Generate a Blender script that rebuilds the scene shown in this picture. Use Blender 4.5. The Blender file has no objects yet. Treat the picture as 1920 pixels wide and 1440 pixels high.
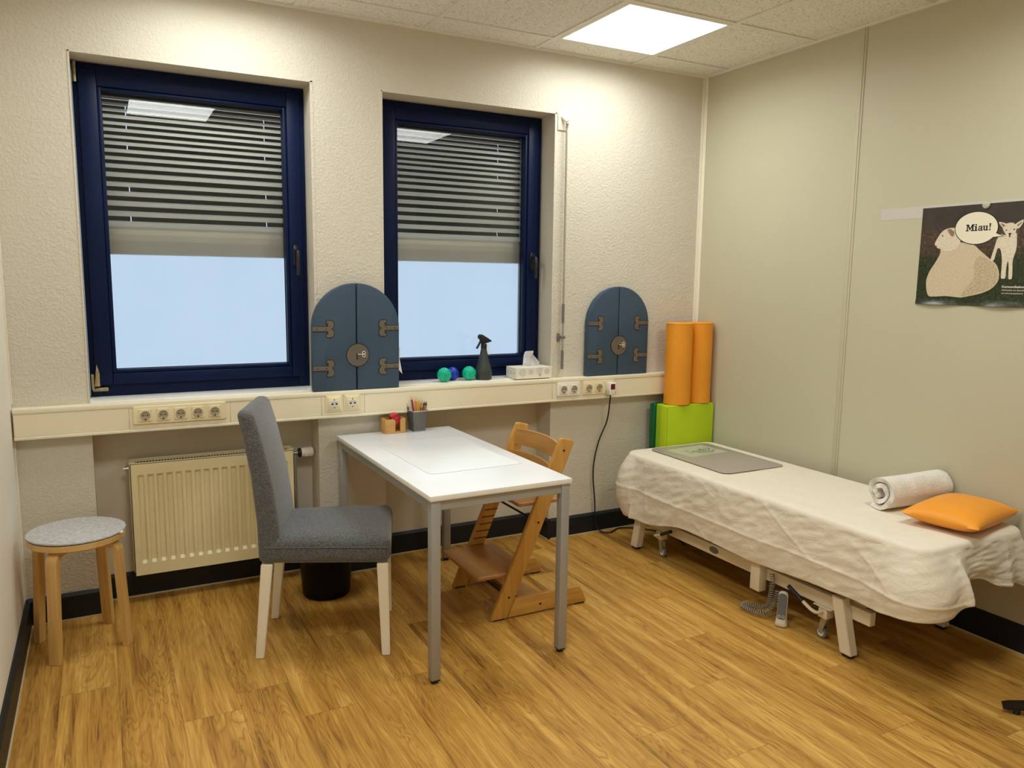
import bpy, bmesh, math, random
from mathutils import Vector, Matrix, noise

sc = bpy.context.scene
COL = sc.collection
PI = math.pi
random.seed(7)

# ------------------------------------------------------------------ camera
def make_camera():
    f, yaw, pitch, roll = 1452.2, -0.4884, -0.1354, 0.0129
    fwd = Vector((-math.sin(yaw)*math.cos(pitch), math.cos(yaw)*math.cos(pitch), math.sin(pitch)))
    right = Vector((math.cos(yaw), math.sin(yaw), 0))
    up = right.cross(fwd)
    r2 = right*math.cos(roll) + up*math.sin(roll)
    u2 = -right*math.sin(roll) + up*math.cos(roll)
    m = Matrix((r2, u2, -fwd)).transposed().to_4x4()
    m.translation = Vector((0.3442, -3.7395, 1.498))
    cd = bpy.data.cameras.new('camera')
    cd.sensor_fit = 'HORIZONTAL'; cd.sensor_width = 36.0
    cd.lens = f/1920*36.0
    cd.clip_start = 0.02
    co = bpy.data.objects.new('camera', cd)
    COL.objects.link(co); co.matrix_world = m
    sc.camera = co
make_camera()

# ------------------------------------------------------------------ daylight outside, exposure
LAMP_POWER = (10.2, 11.3, 18.5, 13.5)   # watts of the four square panels: two by the window wall, two further back
LAMP_SPREAD = 166
LAMP_COLOR = (0.95, 1.0, 0.99)
w = bpy.data.worlds.new('world'); sc.world = w; w.use_nodes = True
bgn = w.node_tree.nodes['Background']
bgn.inputs[0].default_value = (0.56, 0.74, 1.0, 1); bgn.inputs[1].default_value = 1.2
sc.view_settings.view_transform = 'Standard'
sc.view_settings.look = 'None'
sc.view_settings.exposure = 0.0
sc.view_settings.gamma = 1.0
sc.view_settings.use_curve_mapping = False
sc.cycles.max_bounces = 16
sc.cycles.diffuse_bounces = 10

# ------------------------------------------------------------------ room numbers (metres)
W, H = 3.618, 2.6987
YF = -4.45                       # wall behind the camera
SILL = 0.950
W1 = (0.285, 1.26); W2 = (1.60, 2.581); WT = 2.385      # window openings
N1 = (0.28, 1.268); N2 = (1.60, 2.584); ND = 0.152       # radiator niches
DEP = 0.34

# ------------------------------------------------------------------ material helpers
def new_mat(name):
    m = bpy.data.materials.new(name); m.use_nodes = True
    nt = m.node_tree
    for n in list(nt.nodes): nt.nodes.remove(n)
    out = nt.nodes.new('ShaderNodeOutputMaterial')
    return m, nt, out
def node(nt, kind, ins=None, **props):
    n = nt.nodes.new('ShaderNode'+kind)
    for k, v in props.items(): setattr(n, k, v)
    for k, v in (ins or {}).items():
        s = n.inputs[k]
        if hasattr(v, 'is_output'): nt.links.new(v, s)
        elif isinstance(v, bpy.types.Node): nt.links.new(v.outputs[0], s)
        else:
            if isinstance(v, (tuple, list)) and len(v) == 3 and s.type == 'RGBA': v = (*v, 1)
            s.default_value = v
    return n
def math_(nt, op, a, b=0.0):
    n = nt.nodes.new('ShaderNodeMath'); n.operation = op
    for i, v in enumerate((a, b)):
        if hasattr(v, 'is_output'): nt.links.new(v, n.inputs[i])
        else: n.inputs[i].default_value = v
    return n.outputs[0]
def ramp(nt, fac, stops):
    n = nt.nodes.new('ShaderNodeValToRGB')
    e = n.color_ramp.elements
    while len(e) < len(stops): e.new(0.5)
    for i, (p, c) in enumerate(stops):
        e[i].position = p; e[i].color = (*c, 1) if len(c) == 3 else c
    nt.links.new(fac, n.inputs[0])
    return n.outputs[0]
def coords(nt, scale=(1, 1, 1), kind='Object'):
    tc = node(nt, 'TexCoord')
    mp = node(nt, 'Mapping', {'Vector': tc.outputs[kind], 'Scale': scale})
    return mp.outputs[0]

def basic(name, col, rough=0.5, metal=0.0, vary=0.06, vscale=6.0, bump=0.0, bscale=200.0, bdist=0.002,
          spec=0.5, trans=0.0, ior=1.45, sheen=0.0, coat=0.0, stretch=(1, 1, 1), subsurf=0.0):
    m, nt, out = new_mat(name)
    v = coords(nt, stretch)
    nz = node(nt, 'TexNoise', {'Vector': v, 'Scale': vscale, 'Detail': 4.0})
    dark = tuple(c*(1-vary) for c in col); lite = tuple(min(1, c*(1+vary)) for c in col)
    c = ramp(nt, nz.outputs['Fac'], [(0.3, dark), (0.7, lite)])
    p = node(nt, 'BsdfPrincipled', {'Base Color': c, 'Roughness': rough, 'Metallic': metal, 'IOR': ior,
                                    'Specular IOR Level': spec, 'Transmission Weight': trans, 'Coat Weight': coat})
    if sheen: p.inputs['Sheen Weight'].default_value = sheen
    if bump:
        nb = node(nt, 'TexNoise', {'Vector': v, 'Scale': bscale, 'Detail': 3.0})
        b = node(nt, 'Bump', {'Height': nb.outputs['Fac'], 'Strength': bump, 'Distance': bdist})
        nt.links.new(b.outputs[0], p.inputs['Normal'])
    nt.links.new(p.outputs[0], out.inputs[0])
    return m

def mat_plaster(name, col):
    m, nt, out = new_mat(name)
    v = coords(nt)
    nz = node(nt, 'TexNoise', {'Vector': v, 'Scale': 1.4, 'Detail': 3.0})
    c = ramp(nt, nz.outputs['Fac'], [(0.3, tuple(x*0.975 for x in col)), (0.7, col)])
    n1 = node(nt, 'TexNoise', {'Vector': v, 'Scale': 75.0, 'Detail': 3.0, 'Roughness': 0.55, 'Distortion': 0.6})
    n2 = node(nt, 'TexNoise', {'Vector': v, 'Scale': 9.0, 'Detail': 2.0})
    h = ramp(nt, n1.outputs['Fac'], [(0.42, (0, 0, 0)), (0.66, (1, 1, 1))])
    hm = math_(nt, 'MULTIPLY', h, math_(nt, 'ADD', n2.outputs['Fac'], 0.25))
    geo = node(nt, 'NewGeometry')
    sep = node(nt, 'Separate' + 'XYZ', {0: geo.outputs['Position']})
    front = math_(nt, 'LESS_THAN', sep.outputs['Y'], 0.004)
    b = node(nt, 'Bump', {'Height': hm, 'Strength': math_(nt, 'MULTIPLY', front, 0.44), 'Distance': 0.004})
    p = node(nt, 'BsdfPrincipled', {'Base Color': c, 'Roughness': 0.75, 'Normal': b.outputs[0], 'Specular IOR Level': 0.3})
    nt.links.new(p.outputs[0], out.inputs[0])
    return m

def mat_floor():
    m, nt, out = new_mat('oak_floor')
    tc = node(nt, 'TexCoord')
    sep = node(nt, 'SeparateXYZ', {0: tc.outputs['Object']})
    x, y = sep.outputs['X'], sep.outputs['Y']
    PWID, PLEN = 0.187, 1.22
    u = math_(nt, 'DIVIDE', math_(nt, 'SUBTRACT', x, 0.146), PWID)
    col = math_(nt, 'FLOOR', u)
    wn = node(nt, 'TexWhiteNoise', {'W': col}, noise_dimensions='1D')
    vrow = math_(nt, 'ADD', math_(nt, 'DIVIDE', y, PLEN), wn.outputs['Value'])
    row = math_(nt, 'FLOOR', vrow)
    idn = node(nt, 'CombineXYZ', {0: col, 1: row, 2: 0.0})
    rnd = node(nt, 'TexWhiteNoise', {'Vector': idn.outputs[0]}, noise_dimensions='3D')
    r = rnd.outputs['Value']
    # stretched wood grain, shifted for every plank
    off = math_(nt, 'MULTIPLY', r, 37.0)
    gv = node(nt, 'CombineXYZ', {0: math_(nt, 'ADD', x, off), 1: math_(nt, 'MULTIPLY', y, 0.055), 2: off})
    lowv = node(nt, 'CombineXYZ', {0: math_(nt, 'ADD', x, off), 1: math_(nt, 'MULTIPLY', y, 0.115), 2: off})
    n_low = node(nt, 'TexNoise', {'Vector': lowv.outputs[0], 'Scale': 9.0, 'Detail': 3.0, 'Roughness': 0.55, 'Distortion': 0.8})
    # cathedral rings: contour lines of the low noise
    rings = math_(nt, 'FRACT', math_(nt, 'MULTIPLY', n_low.outputs['Fac'], 17.0))
    rings = math_(nt, 'ABSOLUTE', math_(nt, 'SUBTRACT', rings, 0.5))
    fv_ = node(nt, 'CombineXYZ', {0: math_(nt, 'ADD', x, off), 1: math_(nt, 'MULTIPLY', y, 0.035), 2: off})
    n_fine = node(nt, 'TexNoise', {'Vector': fv_.outputs[0], 'Scale': 170.0, 'Detail': 3.0, 'Roughness': 0.65})
    n_mid = node(nt, 'TexNoise', {'Vector': gv.outputs[0], 'Scale': 22.0, 'Detail': 5.0, 'Roughness': 0.6, 'Distortion': 0.4})
    f = math_(nt, 'MULTIPLY', n_mid.outputs['Fac'], 0.52)
    f = math_(nt, 'ADD', f, math_(nt, 'MULTIPLY', n_low.outputs['Fac'], 0.30))
    f = math_(nt, 'ADD', f, math_(nt, 'MULTIPLY', n_fine.outputs['Fac'], 0.24))
    f = math_(nt, 'ADD', f, math_(nt, 'MULTIPLY', rings, 0.11))
    f = math_(nt, 'ADD', f, math_(nt, 'MULTIPLY', math_(nt, 'SUBTRACT', r, 0.5), 0.06))
    c = ramp(nt, f, [(0.40, (0.17, 0.070, 0.011)), (0.49, (0.37, 0.182, 0.031)),
                     (0.58, (0.49, 0.262, 0.050)), (0.74, (0.74, 0.45, 0.120))])
    lines = ramp(nt, rings, [(0.02, (1, 1, 1)), (0.13, (0, 0, 0))])
    msk = node(nt, 'TexNoise', {'Vector': lowv.outputs[0], 'Scale': 5.0, 'Detail': 2.0})
    lm = math_(nt, 'MULTIPLY', lines, ramp(nt, msk.outputs['Fac'], [(0.45, (0, 0, 0)), (0.62, (1, 1, 1))]))
    c = node(nt, 'Mix', {0: math_(nt, 'MULTIPLY', lm, 0.42), 6: c, 7: (0.17, 0.080, 0.016, 1)}, data_type='RGBA').outputs[2]
    # dark cracks and knots
    crv = node(nt, 'CombineXYZ', {0: math_(nt, 'ADD', x, off), 1: math_(nt, 'MULTIPLY', y, 0.06), 2: off})
    n_cr = node(nt, 'TexNoise', {'Vector': crv.outputs[0], 'Scale': 20.0, 'Detail': 6.0, 'Roughness': 0.72})
    cr = ramp(nt, n_cr.outputs['Fac'], [(0.645, (0, 0, 0)), (0.70, (1, 1, 1))])
    c = node(nt, 'Mix', {0: math_(nt, 'MULTIPLY', cr, 0.58), 6: c, 7: (0.085, 0.036, 0.010, 1)}, data_type='RGBA').outputs[2]
    # seams
    fu = math_(nt, 'FRACT', u); fv = math_(nt, 'FRACT', vrow)
    eu = math_(nt, 'LESS_THAN', math_(nt, 'MINIMUM', fu, math_(nt, 'SUBTRACT', 1.0, fu)), 0.005)
    ev = math_(nt, 'LESS_THAN', math_(nt, 'MINIMUM', fv, math_(nt, 'SUBTRACT', 1.0, fv)), 0.0009)
    seam = math_(nt, 'MAXIMUM', eu, ev)
    c = node(nt, 'Mix', {0: math_(nt, 'MULTIPLY', seam, 0.5), 6: c, 7: (0.10, 0.05, 0.015, 1)}, data_type='RGBA').outputs[2]
    b = node(nt, 'Bump', {'Height': math_(nt, 'SUBTRACT', f, math_(nt, 'MULTIPLY', seam, 0.5)), 'Strength': 0.12, 'Distance': 0.002})
    p = node(nt, 'BsdfPrincipled', {'Base Color': c, 'Roughness': 0.42, 'Normal': b.outputs[0], 'Specular IOR Level': 0.4})
    nt.links.new(p.outputs[0], out.inputs[0])
    return m

def mat_wood(name, dark, lite, axis=2, rough=0.4, scale=30.0, coat=0.1):
    m, nt, out = new_mat(name)
    s = [1.0, 1.0, 1.0]; s[axis] = 0.07
    v = coords(nt, tuple(s))
    n1 = node(nt, 'TexNoise', {'Vector': v, 'Scale': scale, 'Detail': 5.0, 'Roughness': 0.6, 'Distortion': 0.5})
    n2 = node(nt, 'TexNoise', {'Vector': v, 'Scale': scale*5, 'Detail': 2.0})
    f = math_(nt, 'ADD', math_(nt, 'MULTIPLY', n1.outputs['Fac'], 0.8), math_(nt, 'MULTIPLY', n2.outputs['Fac'], 0.2))
    c = ramp(nt, f, [(0.32, dark), (0.66, lite)])
    p = node(nt, 'BsdfPrincipled', {'Base Color': c, 'Roughness': rough, 'Coat Weight': coat, 'Coat Roughness': 0.25})
    nt.links.new(p.outputs[0], out.inputs[0])
    return m

def mat_ceiling():
    m, nt, out = new_mat('mineral_fibre_tile')
    v = coords(nt)
    n1 = node(nt, 'TexNoise', {'Vector': v, 'Scale': 110.0, 'Detail': 3.0, 'Roughness': 0.7})
    n2 = node(nt, 'TexNoise', {'Vector': v, 'Scale': 330.0, 'Detail': 2.0})
    f = math_(nt, 'ADD', math_(nt, 'MULTIPLY', n1.outputs['Fac'], 0.7), math_(nt, 'MULTIPLY', n2.outputs['Fac'], 0.3))
    c = ramp(nt, f, [(0.36, (0.42, 0.40, 0.34)), (0.45, (0.82, 0.81, 0.76)), (0.6, (0.87, 0.86, 0.81))])
    b = node(nt, 'Bump', {'Height': ramp(nt, f, [(0.36, (0, 0, 0)), (0.46, (1, 1, 1))]), 'Strength': 0.6, 'Distance': 0.002})
    p = node(nt, 'BsdfPrincipled', {'Base Color': c, 'Roughness': 0.9, 'Normal': b.outputs[0], 'Specular IOR Level': 0.15})
    nt.links.new(p.outputs[0], out.inputs[0])
    return m

def mat_fabric(name, c1, c2, scale=420.0, sheen=0.3):
    m, nt, out = new_mat(name)
    v = coords(nt)
    n1 = node(nt, 'TexNoise', {'Vector': coords(nt, (1, 1, 0.35)), 'Scale': scale, 'Detail': 2.0, 'Roughness': 0.7})
    n2 = node(nt, 'TexNoise', {'Vector': coords(nt, (0.35, 0.35, 1)), 'Scale': scale, 'Detail': 2.0, 'Roughness': 0.7})
    f = math_(nt, 'ADD', math_(nt, 'MULTIPLY', n1.outputs['Fac'], 0.5), math_(nt, 'MULTIPLY', n2.outputs['Fac'], 0.5))
    c = ramp(nt, f, [(0.38, c1), (0.62, c2)])
    b = node(nt, 'Bump', {'Height': f, 'Strength': 0.5, 'Distance': 0.002})
    p = node(nt, 'BsdfPrincipled', {'Base Color': c, 'Roughness': 0.9, 'Normal': b.outputs[0], 'Specular IOR Level': 0.2,
                                    'Sheen Weight': sheen, 'Sheen Roughness': 0.5})
    nt.links.new(p.outputs[0], out.inputs[0])
    return m

def mat_sheet():
    m, nt, out = new_mat('cotton_sheet')
    v = coords(nt)
    n1 = node(nt, 'TexNoise', {'Vector': coords(nt, (1.0, 0.6, 1.0)), 'Scale': 16.0, 'Detail': 5.0, 'Roughness': 0.6, 'Distortion': 1.2})
    n2 = node(nt, 'TexNoise', {'Vector': v, 'Scale': 600.0, 'Detail': 1.0})
    c = ramp(nt, n1.outputs['Fac'], [(0.3, (0.80, 0.735, 0.60)), (0.7, (0.85, 0.785, 0.65))])
    rid = math_(nt, 'ABSOLUTE', math_(nt, 'SUBTRACT', n1.outputs['Fac'], 0.5))
    h = math_(nt, 'ADD', rid, math_(nt, 'MULTIPLY', n2.outputs['Fac'], 0.02))
    geo = node(nt, 'NewGeometry')
    sn = node(nt, 'SeparateXYZ', {0: geo.outputs['Normal']})
    side = math_(nt, 'SUBTRACT', 1.0, math_(nt, 'MULTIPLY', math_(nt, 'ABSOLUTE', sn.outputs['Z']), 0.85))
    b = node(nt, 'Bump', {'Height': h, 'Strength': math_(nt, 'MULTIPLY', side, 0.36), 'Distance': 0.02})
    p = node(nt, 'BsdfPrincipled', {'Base Color': c, 'Roughness': 0.85, 'Normal': b.outputs[0], 'Specular IOR Level': 0.2})
    tr = node(nt, 'BsdfTranslucent', {'Color': (0.8, 0.74, 0.62), 'Normal': b.outputs[0]})
    mx = node(nt, 'MixShader', {0: 0.12, 1: p.outputs[0], 2: tr.outputs[0]})
    nt.links.new(mx.outputs[0], out.inputs[0])
    return m

def mat_clear_glass():
    m, nt, out = new_mat('clear_glass')
    fr = node(nt, 'Fresnel', {'IOR': 1.42})
    t = node(nt, 'BsdfTransparent', {'Color': (0.98, 0.98, 0.95)})
    g = node(nt, 'BsdfGlossy', {'Roughness': 0.0, 'Color': (0.95, 0.95, 0.95)})
    mx = node(nt, 'MixShader', {0: fr.outputs[0], 1: t.outputs[0], 2: g.outputs[0]})
    nt.links.new(mx.outputs[0], out.inputs[0])
    return m

def mat_frosted():
    m, nt, out = new_mat('frosted_film')
    nz = node(nt, 'TexNoise', {'Vector': coords(nt), 'Scale': 3.0, 'Detail': 2.0})
    t = node(nt, 'BsdfRefraction', {'Roughness': 0.55, 'IOR': 1.12,
             'Color': ramp(nt, nz.outputs['Fac'], [(0.3, (0.93, 0.95, 0.97)), (0.7, (0.97, 0.98, 1.0))])})
    d = node(nt, 'BsdfDiffuse', {'Color': (0.42, 0.42, 0.39)})
    mx = node(nt, 'MixShader', {0: 0.2, 1: t.outputs[0], 2: d.outputs[0]})
    nt.links.new(mx.outputs[0], out.inputs[0])
    return m

def mat_emit(name, col, strength):
    m, nt, out = new_mat(name)
    nz = node(nt, 'TexNoise', {'Vector': coords(nt), 'Scale': 1.0})
    c = ramp(nt, nz.outputs['Fac'], [(0.0, tuple(x*0.98 for x in col)), (1.0, col)])
    e = node(nt, 'Emission', {'Color': c, 'Strength': strength})
    nt.links.new(e.outputs[0], out.inputs[0])
    return m

def mat_diffuser(name, col, strength):
    """lit prismatic cover: glows and lets the lamp inside shine through"""
    m, nt, out = new_mat(name)
    nz = node(nt, 'TexNoise', {'Vector': coords(nt), 'Scale': 1.0})
    c = ramp(nt, nz.outputs['Fac'], [(0.0, tuple(x*0.98 for x in col)), (1.0, col)])
    e = node(nt, 'Emission', {'Color': c, 'Strength': strength})
    t = node(nt, 'BsdfTransparent')
    a = node(nt, 'AddShader', {0: e.outputs[0], 1: t.outputs[0]})
    nt.links.new(a.outputs[0], out.inputs[0])
    return m

def mat_mesh_metal():
    """woven wire mesh of the pencil cup: fine holes through grey metal"""
    m, nt, out = new_mat('wire_mesh')
    v = coords(nt, kind='Object')
    ck = node(nt, 'TexVoronoi', {'Vector': v, 'Scale': 520.0})
    hole = math_(nt, 'LESS_THAN', ck.outputs['Distance'], 0.36)
    p = node(nt, 'BsdfPrincipled', {'Base Color': (0.15, 0.15, 0.145), 'Metallic': 0.5, 'Roughness': 0.4})
    t = node(nt, 'BsdfTransparent')
    mx = node(nt, 'MixShader', {0: math_(nt, 'MULTIPLY', hole, 0.75), 1: p.outputs[0], 2: t.outputs[0]})
    nt.links.new(mx.outputs[0], out.inputs[0])
    return m

M = {}
M['plaster'] = mat_plaster('rough_plaster', (0.63, 0.585, 0.485))
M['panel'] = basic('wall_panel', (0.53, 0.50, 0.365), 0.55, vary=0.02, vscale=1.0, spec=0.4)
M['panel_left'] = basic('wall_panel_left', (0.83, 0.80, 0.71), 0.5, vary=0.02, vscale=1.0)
M['paint'] = basic('white_paint', (0.82, 0.77, 0.65), 0.45, vary=0.02)
M['floor'] = mat_floor()
M['ceil'] = mat_ceiling()
M['grid'] = basic('ceiling_grid', (0.80, 0.78, 0.72), 0.5, vary=0.02)
M['base'] = basic('anthracite_skirting', (0.011, 0.013, 0.015), 0.45, vary=0.1, spec=0.35)
M['caulk'] = basic('sealant', (0.55, 0.44, 0.26), 0.6)
M['blue_frame'] = basic('blue_window_frame', (0.002, 0.0085, 0.045), 0.42, vary=0.08, spec=0.20)
M['gasket'] = basic('black_gasket', (0.010, 0.012, 0.014), 0.5)
M['handle'] = basic('dark_handle', (0.012, 0.014, 0.022), 0.25)
M['hinge'] = basic('brass_hinge', (0.40, 0.33, 0.18), 0.4, metal=0.6, vary=0.3, vscale=60)
M['glass'] = mat_clear_glass()
M['frost'] = mat_frosted()
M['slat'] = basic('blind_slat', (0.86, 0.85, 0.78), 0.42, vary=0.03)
M['gap_shade_and_box'] = basic('blind_gap_shade_and_box', (0.009, 0.010, 0.009), 0.5, vary=0.05)  # near-black colour paints the shade between slats; the head box wears it too
M['trunk'] = basic('cream_plastic', (0.83, 0.765, 0.59), 0.42, vary=0.02, spec=0.4)
M['trunk_cover'] = basic('cream_cover', (0.81, 0.73, 0.535), 0.42, vary=0.02, spec=0.4)
M['sill'] = basic('white_sill', (0.80, 0.79, 0.75), 0.28, vary=0.02)
M['socket_cream'] = basic('ivory_plastic', (0.78, 0.68, 0.44), 0.35, vary=0.02)
M['socket_white'] = basic('white_plastic', (0.82, 0.78, 0.70), 0.35, vary=0.02)
M['socket_well'] = basic('socket_well', (0.42, 0.36, 0.24), 0.45, vary=0.03)
M['black'] = basic('black_plastic', (0.012, 0.012, 0.012), 0.4, vary=0.1)
M['black_gloss'] = basic('black_gloss_plastic', (0.010, 0.010, 0.011), 0.2, vary=0.1)
M['label'] = basic('paper_label', (0.72, 0.70, 0.62), 0.6)
M['red_switch'] = basic('red_switch', (0.10, 0.004, 0.006), 0.25)
M['radiator'] = basic('radiator_enamel', (0.80, 0.71, 0.44), 0.35, vary=0.03, spec=0.45)
M['rad_dark'] = basic('radiator_inside', (0.05, 0.04, 0.028), 0.7)
M['grey_fabric'] = mat_fabric('grey_upholstery', (0.050, 0.051, 0.053), (0.150, 0.150, 0.152), 330.0)
M['white_lacquer'] = basic('white_lacquer', (0.82, 0.765, 0.63), 0.3, vary=0.02)
M['table_white'] = basic('white_laminate', (0.83, 0.845, 0.86), 0.22, vary=0.015, spec=0.5)
M['table_edge'] = basic('table_edge_band', (0.80, 0.78, 0.72), 0.4, vary=0.02)
M['alu'] = basic('silver_powder_coat', (0.37, 0.37, 0.355), 0.42, metal=0.35, vary=0.03)
M['birch'] = mat_wood('birch_plywood', (0.54, 0.31, 0.085), (0.68, 0.44, 0.16), 2)
M['birch_flat'] = mat_wood('birch_seat', (0.56, 0.33, 0.10), (0.70, 0.46, 0.17), 0)
M['felt'] = basic('grey_felt', (0.47, 0.46, 0.455), 0.95, vary=0.22, vscale=70, bump=0.3, bscale=400, sheen=0.3)
M['felt_dark'] = basic('dark_felt', (0.06, 0.06, 0.065), 0.95, vary=0.2, vscale=70)
M['beech'] = mat_wood('beech_upright', (0.42, 0.20, 0.034), (0.60, 0.33, 0.070), 2, 0.35)
M['beech_rail'] = mat_wood('beech_rail', (0.42, 0.20, 0.034), (0.60, 0.33, 0.070), 0, 0.35)
M['beech_flat'] = mat_wood('beech_board', (0.36, 0.165, 0.045), (0.46, 0.225, 0.07), 1, 0.38)
M['beech_back'] = mat_wood('beech_backrest', (0.40, 0.19, 0.045), (0.55, 0.285, 0.08), 1, 0.35)
M['groove_brown'] = basic('groove_brown', (0.16, 0.065, 0.018), 0.6)
M['box_wood'] = mat_wood('oak_box', (0.45, 0.23, 0.055), (0.58, 0.33, 0.10), 0, 0.45)
M['clear_pvc'] = basic('clear_desk_pad', (0.83, 0.845, 0.855), 0.26, vary=0.01, spec=0.4)
M['wire'] = mat_mesh_metal()
M['steel'] = basic('grey_metal', (0.42, 0.42, 0.41), 0.35, metal=0.8)
M['chrome'] = basic('chrome', (0.75, 0.73, 0.68), 0.18, metal=1.0)
M['rod'] = basic('brushed_rod', (0.36, 0.34, 0.29), 0.4, metal=0.3)
M['grip'] = basic('grey_grip', (0.16, 0.155, 0.14), 0.6)
M['red_plastic'] = basic('red_plastic', (0.55, 0.025, 0.035), 0.25, trans=0.15)
M['foam_blue'] = basic('blue_leatherette', (0.037, 0.067, 0.108), 0.5, vary=0.05, bump=0.10, bscale=60, bdist=0.01)
M['foam_seam'] = basic('dark_blue_seam', (0.010, 0.020, 0.040), 0.6)
M['brown_vinyl'] = basic('brown_vinyl', (0.135, 0.108, 0.078), 0.45, vary=0.1)
M['brown_edge'] = basic('dark_brown_edge', (0.018, 0.014, 0.011), 0.5)
M['key'] = basic('pale_key', (0.62, 0.58, 0.48), 0.4)
M['tag'] = basic('white_tag', (0.80, 0.79, 0.75), 0.7)
M['ball_green'] = basic('green_gel', (0.0, 0.62, 0.38), 0.06, vary=0.2, vscale=60, trans=0.35, ior=1.4)
M['ball_blue'] = basic('blue_rubber', (0.008, 0.03, 0.42), 0.22, vary=0.2, vscale=60, trans=0.1)
M['spray_grey'] = basic('spray_grey', (0.040, 0.044, 0.045), 0.45)
M['tissue_box'] = basic('tissue_box_card', (0.76, 0.72, 0.63), 0.55, vary=0.02)
M['tissue_box_print'] = basic('grey_print', (0.40, 0.39, 0.40), 0.6)
M['tissue'] = basic('tissue_paper', (0.88, 0.87, 0.85), 0.9, vary=0.02, bump=0.2, bscale=60, bdist=0.006)
M['orange_vinyl'] = basic('orange_leatherette', (0.78, 0.30, 0.018), 0.42, vary=0.04, bump=0.04, bscale=80, bdist=0.004)
M['orange_pillow'] = basic('orange_cover', (0.82, 0.31, 0.020), 0.42, vary=0.04, bump=0.06, bscale=40, bdist=0.006)
M['lime'] = basic('lime_leatherette', (0.45, 0.60, 0.008), 0.40, vary=0.04, bump=0.06, bscale=30, bdist=0.006)
M['lime_side'] = basic('lime_side', (0.30, 0.50, 0.008), 0.42, vary=0.04)
M['forest'] = basic('dark_green_leatherette', (0.0, 0.10, 0.030), 0.42, vary=0.05)
M['sheet'] = mat_sheet()
M['couch_frame'] = basic('cream_frame_enamel', (0.72, 0.65, 0.50), 0.38, vary=0.03)
M['couch_pad'] = basic('couch_upholstery', (0.35, 0.33, 0.30), 0.5)
M['towel'] = basic('white_terry', (0.80, 0.76, 0.69), 0.95, vary=0.10, vscale=14, bump=0.9, bscale=160, bdist=0.006, sheen=0.3)
M['pad_grey'] = basic('grey_desk_pad', (0.36, 0.32, 0.27), 0.26, vary=0.02)
M['paper_green'] = basic('pale_green_paper', (0.46, 0.47, 0.37), 0.3, vary=0.02)
M['ink'] = basic('green_ink', (0.13, 0.16, 0.11), 0.4)
M['remote_grey'] = basic('control_face', (0.13, 0.145, 0.155), 0.35)
M['remote_cream'] = basic('control_body', (0.62, 0.57, 0.44), 0.4)
M['cord'] = basic('taupe_cord', (0.26, 0.23, 0.19), 0.5)
M['tape'] = basic('metal_strip', (0.58, 0.55, 0.50), 0.3, vary=0.02)
M['magnet'] = basic('grey_magnet', (0.48, 0.46, 0.38), 0.4)
M['bag'] = basic('black_bin_bag', (0.010, 0.010, 0.009), 0.30, spec=0.25, bump=0.6, bscale=30, bdist=0.01)
M['bin'] = basic('black_bin', (0.006, 0.006, 0.007), 0.45, spec=0.15)
M['office_fabric'] = basic('black_seat_fabric', (0.015, 0.015, 0.016), 0.9)
M['diffuser'] = mat_diffuser('led_diffuser', (1.0, 0.98, 0.93), 2.2)
M['lamp_frame'] = basic('lamp_frame', (0.80, 0.79, 0.75), 0.4, vary=0.01)
M['poster_white'] = basic('poster_border', (0.80, 0.76, 0.66), 0.4, vary=0.01)
M['bubble'] = basic('bubble_paper', (0.80, 0.74, 0.58), 0.35, vary=0.01)
M['poster_ink'] = basic('poster_black', (0.018, 0.016, 0.014), 0.35)
M['wool'] = basic('printed_wool', (0.60, 0.50, 0.345), 0.4, vary=0.16, vscale=240)
M['wool_dark'] = basic('printed_wool_flank', (0.50, 0.405, 0.265), 0.4, vary=0.34, vscale=190)
M['lamb'] = basic('printed_lamb', (0.68, 0.60, 0.46), 0.4, vary=0.10, vscale=120)
M['pink_ear'] = basic('printed_ear', (0.30, 0.18, 0.11), 0.4, vary=0.3, vscale=60)
def mat_poster():
    m, nt, out = new_mat('poster_print')
    sep = node(nt, 'SeparateXYZ', {0: node(nt, 'TexCoord').outputs['Object']})
    v = coords(nt)
    n = node(nt, 'TexNoise', {'Vector': v, 'Scale': 80.0, 'Detail': 5.0, 'Roughness': 0.75})
    n2 = node(nt, 'TexNoise', {'Vector': v, 'Scale': 14.0, 'Detail': 4.0})
    z = math_(nt, 'ADD', sep.outputs['Z'], math_(nt, 'MULTIPLY', math_(nt, 'SUBTRACT', n2.outputs['Fac'], 0.5), 0.10))
    top = ramp(nt, n2.outputs['Fac'], [(0.3, (0.030, 0.024, 0.019)), (0.7, (0.060, 0.047, 0.037))])
    earth = ramp(nt, n.outputs['Fac'], [(0.35, (0.022, 0.014, 0.010)), (0.55, (0.085, 0.053, 0.033)), (0.72, (0.26, 0.165, 0.10))])
    grass = ramp(nt, n.outputs['Fac'], [(0.35, (0.008, 0.011, 0.006)), (0.55, (0.030, 0.040, 0.013)), (0.72, (0.11, 0.125, 0.055))])
    f1 = ramp(nt, z, [(0.31, (0, 0, 0)), (0.345, (1, 1, 1))])
    f2 = ramp(nt, z, [(0.19, (1, 1, 1)), (0.235, (0, 0, 0))])
    c = node(nt, 'Mix', {0: f1, 6: earth, 7: top}, data_type='RGBA').outputs[2]
    c = node(nt, 'Mix', {0: f2, 6: c, 7: grass}, data_type='RGBA').outputs[2]
    p = node(nt, 'BsdfPrincipled', {'Base Color': c, 'Roughness': 0.32})
    nt.links.new(p.outputs[0], out.inputs[0])
    return m
M['poster'] = mat_poster()
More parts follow.
